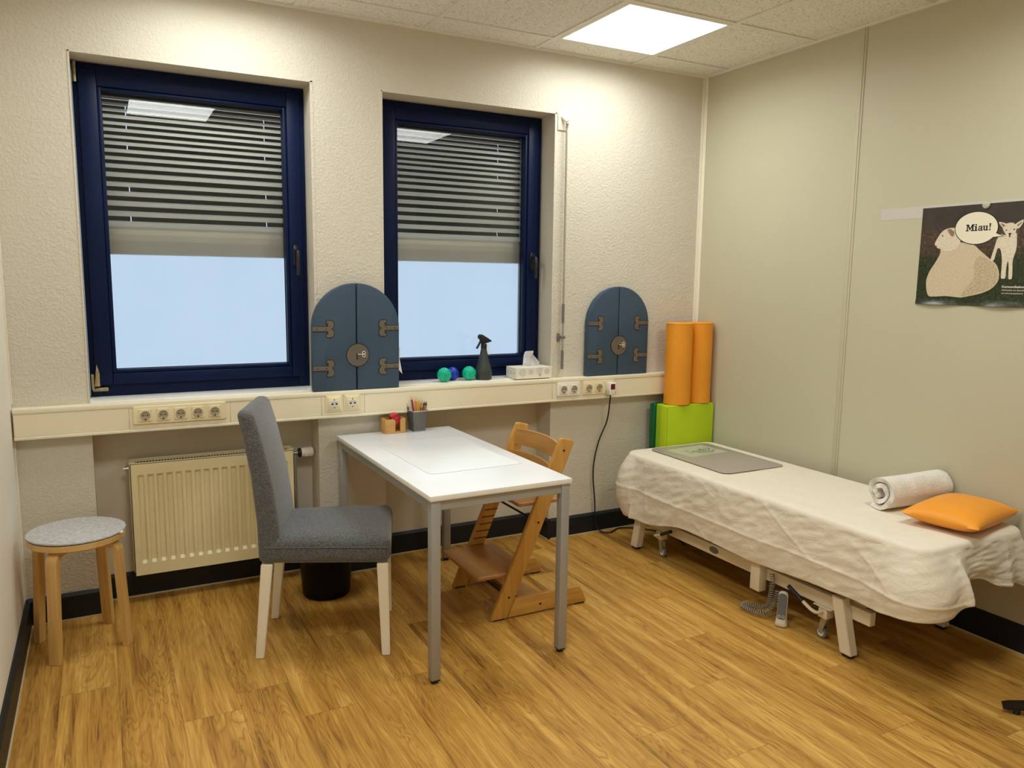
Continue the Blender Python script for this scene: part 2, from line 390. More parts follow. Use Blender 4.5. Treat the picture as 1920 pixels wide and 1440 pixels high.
for nm, c in dict(green_pencil=(0.015, 0.12, 0.06), magenta_pencil=(0.30, 0.02, 0.09), orange_pencil=(0.70, 0.22, 0.02),
                  yellow_pencil=(0.62, 0.33, 0.04), grey_pencil=(0.22, 0.20, 0.13), brown_pencil=(0.42, 0.18, 0.06),
                  red_pencil=(0.62, 0.12, 0.03), clear_ruler=(0.75, 0.78, 0.62)).items():
    M[nm] = basic(nm, c, 0.4)
M['skin_wood'] = basic('pencil_wood', (0.66, 0.42, 0.20), 0.6)

# ------------------------------------------------------------------ mesh helpers
def BM(): return bmesh.new()
def _merge(bm, tb, mi=0, smooth=True):
    for f in tb.faces: f.material_index = mi; f.smooth = smooth
    me = bpy.data.meshes.new('tmp'); tb.to_mesh(me); tb.free()
    bm.from_mesh(me); bpy.data.meshes.remove(me)
def box(bm, lo, hi, bev=0.0, seg=2, mi=0, mat=None):
    tb = bmesh.new()
    bmesh.ops.create_cube(tb, size=1.0)
    for v in tb.verts:
        v.co = Vector([lo[i] + (v.co[i]+0.5)*(hi[i]-lo[i]) for i in range(3)])
    if bev: bmesh.ops.bevel(tb, geom=list(tb.edges), offset=bev, segments=seg, affect='EDGES', profile=0.5)
    if mat is not None: tb.transform(mat)
    _merge(bm, tb, mi)
def prism(bm, pts, axis, a, b, bev=0.0, seg=2, mi=0, mat=None):
    """extrude a 2-D outline along x, y or z between a and b"""
    tb = bmesh.new()
    def mk(p, t):
        return {'x': (t, p[0], p[1]), 'y': (p[0], t, p[1]), 'z': (p[0], p[1], t)}[axis]
    va = [tb.verts.new(mk(p, a)) for p in pts]; vb = [tb.verts.new(mk(p, b)) for p in pts]
    n = len(pts)
    tb.faces.new(va); tb.faces.new(list(reversed(vb)))
    for i in range(n): tb.faces.new((va[i], vb[i], vb[(i+1) % n], va[(i+1) % n]))
    bmesh.ops.recalc_face_normals(tb, faces=list(tb.faces))
    if bev: bmesh.ops.bevel(tb, geom=list(tb.edges), offset=bev, segments=seg, affect='EDGES', profile=0.5)
    if mat is not None: tb.transform(mat)
    _merge(bm, tb, mi)
def lathe(bm, prof, n=32, mi=0, mat=None, close=True):
    tb = bmesh.new()
    rings = []
    for r, z in prof:
        if r < 1e-6: rings.append([tb.verts.new((0, 0, z))])
        else: rings.append([tb.verts.new((r*math.cos(2*PI*i/n), r*math.sin(2*PI*i/n), z)) for i in range(n)])
    for a, b in zip(rings, rings[1:]):
        for i in range(n):
            j = (i+1) % n
            if len(a) == 1 and len(b) == 1: continue
            if len(a) == 1: tb.faces.new((a[0], b[i], b[j]))
            elif len(b) == 1: tb.faces.new((a[i], a[j], b[0]))
            else: tb.faces.new((a[i], a[j], b[j], b[i]))
    if close:
        for rg, fl in ((rings[0], True), (rings[-1], False)):
            if len(rg) > 1: tb.faces.new(list(reversed(rg)) if fl else rg)
    bmesh.ops.recalc_face_normals(tb, faces=list(tb.faces))
    if mat is not None: tb.transform(mat)
    _merge(bm, tb, mi)
def catmull(pts, k=6):
    P = [Vector(p) for p in pts]; out = []
    for i in range(len(P)-1):
        p0 = P[max(i-1, 0)]; p1 = P[i]; p2 = P[i+1]; p3 = P[min(i+2, len(P)-1)]
        for j in range(k):
            t = j/k
            out.append(0.5*((2*p1)+(-p0+p2)*t+(2*p0-5*p1+4*p2-p3)*t*t+(-p0+3*p1-3*p2+p3)*t**3))
    out.append(P[-1]); return out
def sweep(bm, pts, section, up=(0, 0, 1), mi=0, cap=True, mat=None, scales=None):
    """sweep a closed 2-D section along a path; section x = side, y = up-ish"""
    tb = bmesh.new()
    P = [Vector(p) for p in pts]; rings = []
    side = None
    for i, p in enumerate(P):
        d = (P[min(i+1, len(P)-1)] - P[max(i-1, 0)]).normalized()
        if side is None:
            u = Vector(up)
            if abs(u.dot(d)) > 0.95: u = Vector((1, 0, 0)) if abs(d.x) < 0.9 else Vector((0, 1, 0))
            side = d.cross(u).normalized()
        side = (side - d*side.dot(d)).normalized()
        n = side.cross(d)
        s = scales[i] if scales else 1.0
        rings.append([tb.verts.new(p + side*a*s + n*b*s) for a, b in section])
    m = len(section)
    for a, b in zip(rings, rings[1:]):
        for i in range(m): tb.faces.new((a[i], a[(i+1) % m], b[(i+1) % m], b[i]))
    if cap: tb.faces.new(list(reversed(rings[0]))); tb.faces.new(rings[-1])
    bmesh.ops.recalc_face_normals(tb, faces=list(tb.faces))
    if mat is not None: tb.transform(mat)
    _merge(bm, tb, mi)
def circ(r, n=8): return [(r*math.cos(2*PI*i/n), r*math.sin(2*PI*i/n)) for i in range(n)]
def tube(bm, pts, r, n=8, mi=0, mat=None, scales=None): sweep(bm, pts, circ(r, n), mi=mi, mat=mat, scales=scales)
def ball(bm, c, r, sub=3, mi=0, scale=(1, 1, 1)):
    tb = bmesh.new()
    bmesh.ops.create_icosphere(tb, subdivisions=sub, radius=r)
    for v in tb.verts: v.co = Vector((v.co[i]*scale[i] + c[i] for i in range(3)))
    _merge(bm, tb, mi)
def rrect(x0, x1, y0, y1, r, n=6):
    pts = []
    for cx, cy, a0 in ((x1-r, y1-r, 0), (x0+r, y1-r, 90), (x0+r, y0+r, 180), (x1-r, y0+r, 270)):
        for k in range(n+1):
            a = math.radians(a0 + 90*k/n); pts.append((cx+r*math.cos(a), cy+r*math.sin(a)))
    return pts
def T(x=0, y=0, z=0): return Matrix.Translation((x, y, z))
def RX(a): return Matrix.Rotation(a, 4, 'X')
def RY(a): return Matrix.Rotation(a, 4, 'Y')
def RZ(a): return Matrix.Rotation(a, 4, 'Z')

# ------------------------------------------------------------------ object helpers
def tag(o, label=None, cat=None, group=None, kind=None):
    if label: o['label'] = label
    if cat: o['category'] = cat
    if group: o['group'] = group
    if kind: o['kind'] = kind
    return o
def root_matrix(o):
    m = Matrix.Translation(o.location) @ o.rotation_euler.to_matrix().to_4x4()
    return root_matrix(o.parent) @ m if o.parent else m
def obj(name, bm, mats, parent=None, world=True, sharp=40, label=None):
    """link a bmesh as ONE object; coordinates are world ones unless world=False (then the parent's own)"""
    if parent is not None and world:
        bm.transform(root_matrix(parent).inverted())
    me = bpy.data.meshes.new(name); bm.to_mesh(me); bm.free()
    for m in (mats if isinstance(mats, (list, tuple)) else [mats]): me.materials.append(M[m] if isinstance(m, str) else m)
    me.set_sharp_from_angle(angle=math.radians(sharp))
    o = bpy.data.objects.new(name, me); COL.objects.link(o)
    if parent is not None: o.parent = parent
    if label: o['label'] = label
    return o
def thing(name, label, cat, loc=(0, 0, 0), rot=(0, 0, 0), group=None):
    o = bpy.data.objects.new(name, None); COL.objects.link(o)
    o.location = loc; o.rotation_euler = rot; o.empty_display_size = 0.1
    return tag(o, label, cat, group)
def struct(name, bm, mats, parent=None, sharp=40):
    o = obj(name, bm, mats, parent, sharp=sharp)
    if parent is None: o['kind'] = 'structure'
    return o
def copy_tree(o, parent=None):
    c = o.copy(); COL.objects.link(c)
    if parent is not None: c.parent = parent
    for ch in list(o.children): copy_tree(ch, c)
    return c

# ================================================================== the setting
bm = BM(); box(bm, (-0.06, YF-0.1, -0.1), (W+0.06, DEP, 0.0)); struct('floor', bm, 'floor')

# window wall with two openings and two radiator niches
def back_wall():
    top = H+0.08
    def part(*blocks):
        bm = BM()
        for x0, x1, z0, z1, y0 in blocks: box(bm, (x0, y0, z0), (x1, DEP, z1))
        struct('wall_back', bm, 'plaster')
    px_ = ((-0.06, W1[0]), (W1[1], W2[0]), (W2[1], W+0.06))
    part(*[(a, b, 0.83, top, 0.0) for a, b in px_], *[(a, b, WT, top, 0.0) for a, b in (W1, W2)], *[(a, b, 0.83, SILL-0.02, 0.0) for a, b in (W1, W2)])
    for a, b in px_: part((a, b, 0, 0.83, 0.0))          # piers between the niches
    for a, b in (W1, W2): part((a, b, 0, 0.83, ND))      # thinner wall at the back of each niche
back_wall()
bm = BM(); box(bm, (-0.06, YF, 0), (0.0, 0.0, H+0.08)); struct('wall_left', bm, 'panel_left')
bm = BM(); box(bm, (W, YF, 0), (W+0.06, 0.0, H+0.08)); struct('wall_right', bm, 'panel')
bm = BM(); box(bm, (-0.06, YF-0.06, 0), (W+0.06, YF, H+0.08)); struct('wall_front', bm, 'panel_left')

# suspended ceiling: tiles and grid, left open where the light panels sit
GX0, GY0, GP = 2.4422-4*0.625, -0.2003, 0.625
LAMPS = [(GX0+GP, GY0), (GX0+4*GP, GY0), (GX0+GP, GY0-3*GP), (GX0+4*GP, GY0-3*GP)]
def ceiling():
    bm = BM()
    xs = [0.0] + [GX0+k*GP for k in range(0, 7) if 0.02 < GX0+k*GP < W-0.02] + [W]
    ys = [0.0] + [GY0-k*GP for k in range(0, 10) if GY0-k*GP > YF+0.02] + [YF]
    for i in range(len(xs)-1):
        for j in range(len(ys)-1):
            cx, cy = (xs[i]+xs[i+1])/2, (ys[j]+ys[j+1])/2
            if any(lx < cx < lx+GP and ly-GP < cy < ly for lx, ly in LAMPS): continue
            box(bm, (xs[i], ys[j+1], H+0.006), (xs[i+1], ys[j], H+0.03))
    box(bm, (0, YF, H+0.05), (W, 0, H+0.07))
    c = struct('ceiling', bm, 'ceil')
    bm = BM()
    for x in xs[1:-1]: box(bm, (x-0.012, YF, H), (x+0.012, 0.0, H+0.0055), 0.001, 1)
    for y in ys[1:-1]: box(bm, (0, y-0.012, H+0.0002), (W, y+0.012, H+0.0054), 0.001, 1)
    struct('ceiling_grid', bm, 'grid', c)
    bm = BM()
    box(bm, (0.0, -0.02, H-0.004), (W, 0.0, H+0.0052)); box(bm, (W-0.02, YF, H-0.004), (W, -0.02, H+0.0052))
    box(bm, (0, YF, H-0.004), (0.02, -0.02, H+0.0052))
    struct('edge_angle', bm, 'grid', c)
ceiling()

# skirting boards, following the niches
def skirting(name, runs):
    bm = BM()
    for (ax, a0, a1, face, d) in runs:
        h, t = 0.118, 0.018
        if ax == 'x':
            prism(bm, [(face, 0.001), (face-t, 0.001), (face-t, h-0.012), (face-0.006, h), (face, h)], 'x', a0, a1)
            box(bm, (a0, face-t-0.005, 0.0), (a1, face-t, 0.006), mi=1)
        else:
            prism(bm, [(face, 0.001), (face+d*t, 0.001), (face+d*t, h-0.012), (face+d*0.006, h), (face, h)], 'y', a0, a1)
            f0, f1 = sorted((face+d*t, face+d*(t+0.005)))
            box(bm, (f0, a0, 0.0), (f1, a1, 0.006), mi=1)
    struct(name, bm, ['base', 'caulk'])
skirting('baseboard_back', [('x', 0.0, N1[0], 0.0, 0), ('x', N1[1], N2[0], 0.0, 0), ('x', N2[1], W, 0.0, 0),
                            ('x', N1[0]+0.018, N1[1]-0.018, ND, 0), ('x', N2[0]+0.018, N2[1]-0.018, ND, 0),
                            ('y', -0.018, ND, N1[0], 1), ('y', -0.018, ND, N1[1], -1), ('y', -0.018, ND, N2[0], 1), ('y', -0.018, ND, N2[1], -1)])
skirting('baseboard_left', [('y', YF, -0.018, 0.0, 1)])
skirting('baseboard_right', [('y', YF, -0.018, W, -1)])

# white corner strip, panel joint strips
bm = BM(); box(bm, (W-0.022, -0.007, 0.118), (W, 0.0, H), 0.002); box(bm, (W-0.007, -0.03, 0.118), (W, -0.007, H), 0.002)
struct('trim_1', bm, 'paint')
bm = BM(); box(bm, (W-0.004, -1.118, 0.118), (W, -1.084, H), 0.0015); box(bm, (W-0.007, -1.107, 0.118), (W-0.004, -1.095, H), 0.001)
struct('trim_2', bm, 'panel')
bm = BM(); box(bm, (0.0, -0.012, 0.118), (0.006, 0.0, 0.94), 0.001); box(bm, (0.0, -0.012, 0.96), (0.006, 0.0, H), 0.001)
struct('trim_3', bm, 'paint')
# corner beads round the window openings
bm = BM()
for x0, x1 in (W1, W2):
    for x in (x0, x1): box(bm, (x-0.007, -0.0025, SILL), (x+0.0015 if x == x0 else x+0.007, 0.004, WT+0.006), 0.001, 1)
    box(bm, (x0-0.006, -0.0025, WT-0.0015), (x1+0.006, 0.004, WT+0.007), 0.001, 1)
struct('trim_4', bm, 'plaster')
# sill board in the window openings
bm = BM()
for x0, x1 in (W1, W2): box(bm, (x0, -0.002, SILL-0.02), (x1, 0.20, SILL), 0.002)
struct('trim_5', bm, 'sill')

# ------------------------------------------------------------------ windows
def frame_ring(bm, x0, x1, z0, z1, wl, wr, wb, wt, y0, y1, bev=0.003, mi=0):
    box(bm, (x0, y0, z0), (x0+wl, y1, z1), bev, mi=mi); box(bm, (x1-wr, y0, z0), (x1, y1, z1), bev, mi=mi)
    box(bm, (x0+wl, y0+0.0006, z0), (x1-wr, y1, z0+wb), bev, mi=mi); box(bm, (x0+wl, y0+0.0006, z1-wt), (x1-wr, y1, z1), bev, mi=mi)
FILM = 1.672
def window(name, x0, x1, sx0, sx1, gx0, gx1, hinge_left):
    bm = BM()
    frame_ring(bm, x0+0.003, x1-0.003, SILL+0.001, WT-0.003, 0.05, 0.05, 0.062, 0.05, 0.15, 0.225)
    r = struct(name, bm, 'blue_frame')
    bm = BM()
    gz0, gz1 = 1.070, 2.272
    sz0, sz1 = 1.004, 2.352
    frame_ring(bm, sx0, sx1, sz0, sz1, gx0-sx0-0.016, sx1-gx1-0.016, gz0-sz0-0.016, sz1-gz1-0.016, 0.128, 0.215, 0.005)
    obj('sash', bm, 'blue_frame', r)
    bm = BM()
    frame_ring(bm, gx0-0.016, gx1+0.016, gz0-0.016, gz1+0.016, 0.016, 0.016, 0.016, 0.016, 0.138, 0.175, 0.004)
    obj('glazing_bead', bm, 'blue_frame', r)
    bm = BM()
    frame_ring(bm, gx0-0.004, gx1+0.004, gz0-0.004, gz1+0.004, 0.006, 0.006, 0.006, 0.006, 0.176, 0.182, 0.0)
    obj('gasket', bm, 'gasket', r)
    bm = BM(); box(bm, (gx0, 0.178, gz0), (gx1, 0.184, gz1)); obj('glass_pane', bm, 'glass', r)
    bm = BM()
    tb = [bm.verts.new(p) for p in ((gx0+0.004, 0.187, gz0+0.004), (gx1-0.004, 0.187, gz0+0.004), (gx1-0.004, 0.187, FILM), (gx0+0.004, 0.187, FILM))]
    bm.faces.new(tb)
    obj('frosted_film', bm, 'frost', r, label='frosted privacy film on the lower glass')
    # lever handle
    hx = (gx1+sx1)/2 + 0.004
    bm = BM()
    prism(bm, rrect(hx-0.014, hx+0.014, 1.545, 1.645, 0.0139), 'y', 0.116, 0.128, 0.002)
    tube(bm, [(hx, 0.118, 1.618), (hx, 0.085, 1.618), (hx, 0.075, 1.608), (hx, 0.072, 1.58), (hx, 0.074, 1.50)], 0.0085, 10,
         scales=[1, 1, 1.1, 1.05, 0.95])
    obj('handle', bm, 'handle', r)
    if hinge_left:
        bm = BM()
        prism(bm, [(sx0-0.004, 1.0), (sx0+0.018, 1.0), (sx0+0.018, 1.06), (sx0+0.008, 1.10), (sx0+0.002, 1.06)], 'y', 0.116, 0.128, 0.002)
        tube(bm, [(sx0-0.010, 0.124, 0.985), (sx0-0.010, 0.124, 1.055)], 0.006, 8)
        box(bm, (sx0-0.012, 0.136, 0.975), (sx0+0.05, 0.150, 0.992), 0.003)
        obj('hinge', bm, 'hinge', r)
        bm = BM()
        tube(bm, [(sx0-0.010, 0.126, WT-0.008), (sx0-0.010, 0.126, WT-0.09)], 0.007, 8)
        box(bm, (sx0-0.018, 0.132, WT-0.085), (sx0-0.004, 0.149, WT-0.012), 0.003)
        obj('hinge', bm, 'hinge', r)
    return r
window('window_1', W1[0], W1[1], 0.309, 1.232, 0.395, 1.155, True)
window('window_2', W2[0], W2[1], 1.640, 2.548, 1.726, 2.470, False)

# outside venetian blinds behind the glass
def blind(label, x0, x1, centres, zbot, cords):
    r = thing('venetian_blind', label, 'window blind', ((x0+x1)/2, 0.26, zbot), group='venetian blinds outside the windows')
    cs = centres
    for i, z in enumerate(cs):
        up = cs[i-1] if i else z + (z - cs[i+1])
        dn = cs[i+1] if i+1 < len(cs) else z - 0.046
        h = 0.29*(z-dn)
        bm = BM()
        # pale front face, then a near-black strip: shade between slats put in as colour
        k = 1.15*h
        prof = [(0.250-2*k, z-h), (0.251-k, z), (0.254, z+h), (0.256, z+h), (0.253-k, z), (0.252-2*k, z-h)]
        prism(bm, prof, 'x', x0, x1)
        gap = i in (3, 4, 6, 9, 14, 17)
        segs = [(x0, x1)]
        if gap:
            segs = []; a = x0
            for c in cords: segs.append((a, c-0.002)); a = c+0.002
            segs.append((a, x1))
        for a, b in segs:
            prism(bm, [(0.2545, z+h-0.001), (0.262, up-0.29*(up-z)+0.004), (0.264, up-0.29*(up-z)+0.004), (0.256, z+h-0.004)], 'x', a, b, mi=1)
        obj('slat', bm, ['slat', 'gap_shade_and_box'], r)
    bm = BM(); box(bm, (x0, 0.248, zbot), (x1, 0.272, cs[-1]-0.275*0.046+0.002), 0.004); obj('bottom_rail', bm, 'slat', r)
    bm = BM(); box(bm, (x0-0.03, 0.24, cs[0]+0.016), (x1+0.03, 0.30, 2.45)); obj('head_box', bm, 'gap_shade_and_box', r)
    for x in (x0-0.012, x1+0.012):
        bm = BM(); box(bm, (x-0.010, 0.235, 0.96), (x+0.010, 0.275, 2.42)); obj('guide_rail', bm, 'grip', r)
CZ = [2.291, 2.268, 2.242, 2.217, 2.19, 2.16, 2.132, 2.102, 2.074, 2.042, 2.009, 1.975, 1.937, 1.895, 1.854, 1.811, 1.766, 1.721]
blind('grey slatted blind behind the clear glass of the window beside the radiator', 0.36, 1.19, CZ, 1.583, (0.49, 1.09))
blind('grey slatted blind behind the clear glass of the window above the tissue box', 1.69, 2.50, CZ, 1.583, (1.74, 2.36))

# ------------------------------------------------------------------ ceiling lights
def lamp(x, y, label, power, z=H):
    r = thing('ceiling_light', label, 'ceiling light', (x+GP/2, y-GP/2, z), group='square light panels in the suspended ceiling')
    a, b = 0.012, 0.030
    bm = BM()
    frame_pts = [(x+a, y-GP+a, x+GP-a, y-a)]
    X0, Y0, X1, Y1 = frame_pts[0]
    zz0, zz1 = z-0.001, z+0.02
    box(bm, (X0, Y0, zz0), (X0+b-a, Y1, zz1)); box(bm, (X1-b+a, Y0, zz0), (X1, Y1, zz1))
    box(bm, (X0+b-a, Y0, zz0), (X1-b+a, Y0+b-a, zz1)); box(bm, (X0+b-a, Y1-b+a, zz0), (X1-b+a, Y1, zz1))
    obj('frame', bm, 'lamp_frame', r)
    bm = BM()
    vs = [bm.verts.new(p) for p in ((X0+b-a, Y0+b-a, z+0.002), (X0+b-a, Y1-b+a, z+0.002), (X1-b+a, Y1-b+a, z+0.002), (X1-b+a, Y0+b-a, z+0.002))]
    bm.faces.new(vs)
    obj('diffuser', bm, 'diffuser', r)
    ld = bpy.data.lights.new('led_light', 'AREA'); ld.shape = 'SQUARE'; ld.size = GP-2*b
    ld.energy = power; ld.color = LAMP_COLOR; ld.spread = math.radians(LAMP_SPREAD)
    lo = bpy.data.objects.new('led_light', ld); COL.objects.link(lo); lo.parent = r; lo.location = (0, 0, 0.012)
LL = ['square lit panel in the ceiling above the window beside the radiator', 'bright square light panel in view, in the ceiling near the window wall and couch',
      'square lit panel overhead, mirrored in the blind of the window beside the radiator', 'square lit panel overhead, mirrored in the window above the tissue box']
for (x, y), l, pw in zip(LAMPS, LL, LAMP_POWER): lamp(x, y, l, pw)

# ------------------------------------------------------------------ cable trunking with sockets
TY = -0.060; TZ0, TZ1 = 0.815, 0.945
def trunking():
    r = thing('cable_trunking', 'long cream plastic cable trunking running along the wall under both windows', 'cable trunking', (W/2, TY/2, TZ0))
    bm = BM()
    box(bm, (0.007, TY+0.004, TZ0), (W-0.03, -0.001, TZ1-0.010), 0.0015)
    box(bm, (0.007, TY-0.002, TZ1-0.022), (W-0.03, -0.001, TZ1), 0.003)
    box(bm, (0.007, TY-0.002, TZ0), (W-0.03, -0.03, TZ0+0.014), 0.003)
    obj('channel', bm, 'trunk', r)
    cuts = [0.008, 0.43, 0.845, 1.262, 1.475, 2.555, 2.748, 2.985, W-0.031]
    for a, b in zip(cuts, cuts[1:]):
        bm = BM(); box(bm, (a+0.0012, TY, TZ0+0.0145), (b-0.0012, TY+0.006, TZ1-0.0225), 0.0012, 1)
        obj('cover', bm, 'trunk_cover', r)
trunking()
def socket_insert(r, cx, cz, y, m):
    bm = BM()
    prism(bm, rrect(cx-0.026, cx+0.026, cz-0.026, cz+0.026, 0.004), 'y', y-0.004, y, 0.001, 1)
    o = obj('socket', bm, m, r)
    bm = BM()
    lathe(bm, [(0.0195, 0), (0.0195, 0.0052), (0.0175, 0.0052), (0.0165, 0.0012), (0, 0.0012)], 28, 0, T(cx, y-0.0038, cz) @ RX(PI/2))
    for dx in (-0.0085, 0.0085): lathe(bm, [(0.0026, 0), (0.0026, 0.0022)], 10, 1, T(cx+dx, y-0.0040, cz) @ RX(PI/2))
    for dz in (-0.017, 0.017): box(bm, (cx-0.0025, y-0.0100, cz+dz-0.003), (cx+0.0025, y-0.006, cz+dz+0.003), mi=1 if dz < 0 else 0)
    lathe(bm, [(0.0018, 0), (0.0018, 0.0022)], 8, 1, T(cx, y-0.0040, cz) @ RX(PI/2))
    w_ = obj('contact_well', bm, ['socket_well', 'black'], o)
def gang(label, x0, x1, n, m, zc, group):
    r = thing('power_socket', label, 'wall socket', ((x0+x1)/2, TY, zc), group=group)
    h = 0.040
    bm = BM()
    y = TY
    tb_pts = rrect(x0, x1, zc-h, zc+h, 0.006)
    prism(bm, tb_pts, 'y', y-0.007, y-0.0005, 0.003, 3)
    obj('cover_frame', bm, m, r)
    p = 0.071 if n > 2 else 0.068
    mid = (x0+x1)/2
    cs = [mid + (i-(n-1)/2)*p for i in range(n)]
    for c in cs: socket_insert(r, c, zc, y-0.0072, m)
    return cs
gang('ivory strip of five power sockets on the trunking above the radiator', 0.445, 0.826, 5, 'socket_cream', 0.8885, 'power sockets on the trunking')
gang('white double power socket on the trunking below the tissue box', 2.582, 2.735, 2, 'socket_white', 0.8835, 'power sockets on the trunking')
cs = gang('ivory triple power socket with a plug in it, nearest the orange bolsters', 2.756, 2.972, 3, 'socket_cream', 0.8825, 'power sockets on the trunking')
def plug(cx):
    r = thing('power_plug', 'white plug with a dark red switch and a black cord running down the wall', 'plug', (cx, TY-0.02, 0.87))
    bm = BM()
    prism(bm, [(cx-0.024, 0.912), (cx+0.024, 0.912), (cx+0.024, 0.868), (cx+0.016, 0.838), (cx-0.016, 0.838), (cx-0.024, 0.868)], 'y', TY-0.048, TY-0.0115, 0.004)
    obj('body', bm, 'socket_white', r)
    bm = BM(); box(bm, (cx-0.013, TY-0.051, 0.872), (cx+0.016, TY-0.047, 0.903), 0.0015); obj('switch', bm, 'red_switch', r)
    bm = BM()
    pts = [(cx, TY-0.028, 0.840), (cx-0.001, TY-0.026, 0.80), (2.935, -0.055, 0.68), (2.900, -0.030, 0.56), (2.872, -0.026, 0.44),
           (2.868, -0.026, 0.34), (2.882, -0.028, 0.20), (2.890, -0.034, 0.06), (2.915, -0.055, 0.012), (2.96, -0.085, 0.007),
           (3.01, -0.060, 0.007), (3.06, -0.042, 0.007), (3.13, -0.075, 0.007), (3.22, -0.17, 0.007), (3.26, -0.30, 0.007), (3.22, -0.45, 0.007)]
    tube(bm, catmull(pts, 8), 0.0042, 8); obj('cord', bm, 'black', r)
plug(cs[2]-0.004)
def network(x0, label):
    zc = 0.8865; r = thing('network_outlet', label, 'network outlet', (x0+0.041, TY, zc), group='twin network outlets on the trunking')
    x1 = x0+0.082
    bm = BM()
    a = rrect(x0, x1, zc-0.041, zc+0.041, 0.004)
    prism(bm, a, 'y', TY-0.005, TY-0.0005, 0.001, 1)
    # raised square bezel, chamfered towards the middle
    tbm = bmesh.new()
    o = [(x0+0.004, zc-0.037), (x1-0.004, zc-0.037), (x1-0.004, zc+0.037), (x0+0.004, zc+0.037)]
    i_ = [(x0+0.018, zc-0.026), (x1-0.018, zc-0.026), (x1-0.018, zc+0.026), (x0+0.018, zc+0.026)]
    vo = [tbm.verts.new((p[0], TY-0.005, p[1])) for p in o]; vi = [tbm.verts.new((p[0], TY-0.012, p[1])) for p in i_]
    for k in range(4): tbm.faces.new((vo[k], vo[(k+1) % 4], vi[(k+1) % 4], vi[k]))
    tbm.faces.new(vi); bmesh.ops.recalc_face_normals(tbm, faces=list(tbm.faces)); _merge(bm, tbm, 0, False)
    obj('cover_plate', bm, 'socket_cream', r)
    bm = BM(); box(bm, (x0+0.019, TY-0.0135, zc-0.012), (x1-0.019, TY-0.0115, zc+0.012), 0.0005, 1); obj('jack_panel', bm, 'label', r)
    bm = BM()
    for cx in (x0+0.031, x1-0.031):
        prism(bm, [(cx-0.006, zc+0.002), (cx+0.006, zc+0.002), (cx+0.006, zc-0.002), (cx+0.002, zc-0.006), (cx-0.002, zc-0.006), (cx-0.006, zc-0.002)], 'y', TY-0.0142, TY-0.0136)
    for dz in (-0.019, 0.019): lathe(bm, [(0.0028, 0), (0.0028, 0.001)], 10, 0, T((x0+x1)/2, TY-0.0118, zc+dz) @ RX(PI/2))
    for k in range(6): box(bm, (x0+0.026+k*0.005, TY-0.0139, zc+0.006), (x0+0.0285+k*0.005, TY-0.0136, zc+0.009))
    obj('jack', bm, 'black', r)
network(1.281, 'ivory network outlet with two jacks on the trunking, nearer the grey chair')
network(1.371, 'ivory network outlet with two jacks on the trunking, nearer the pencil cup')

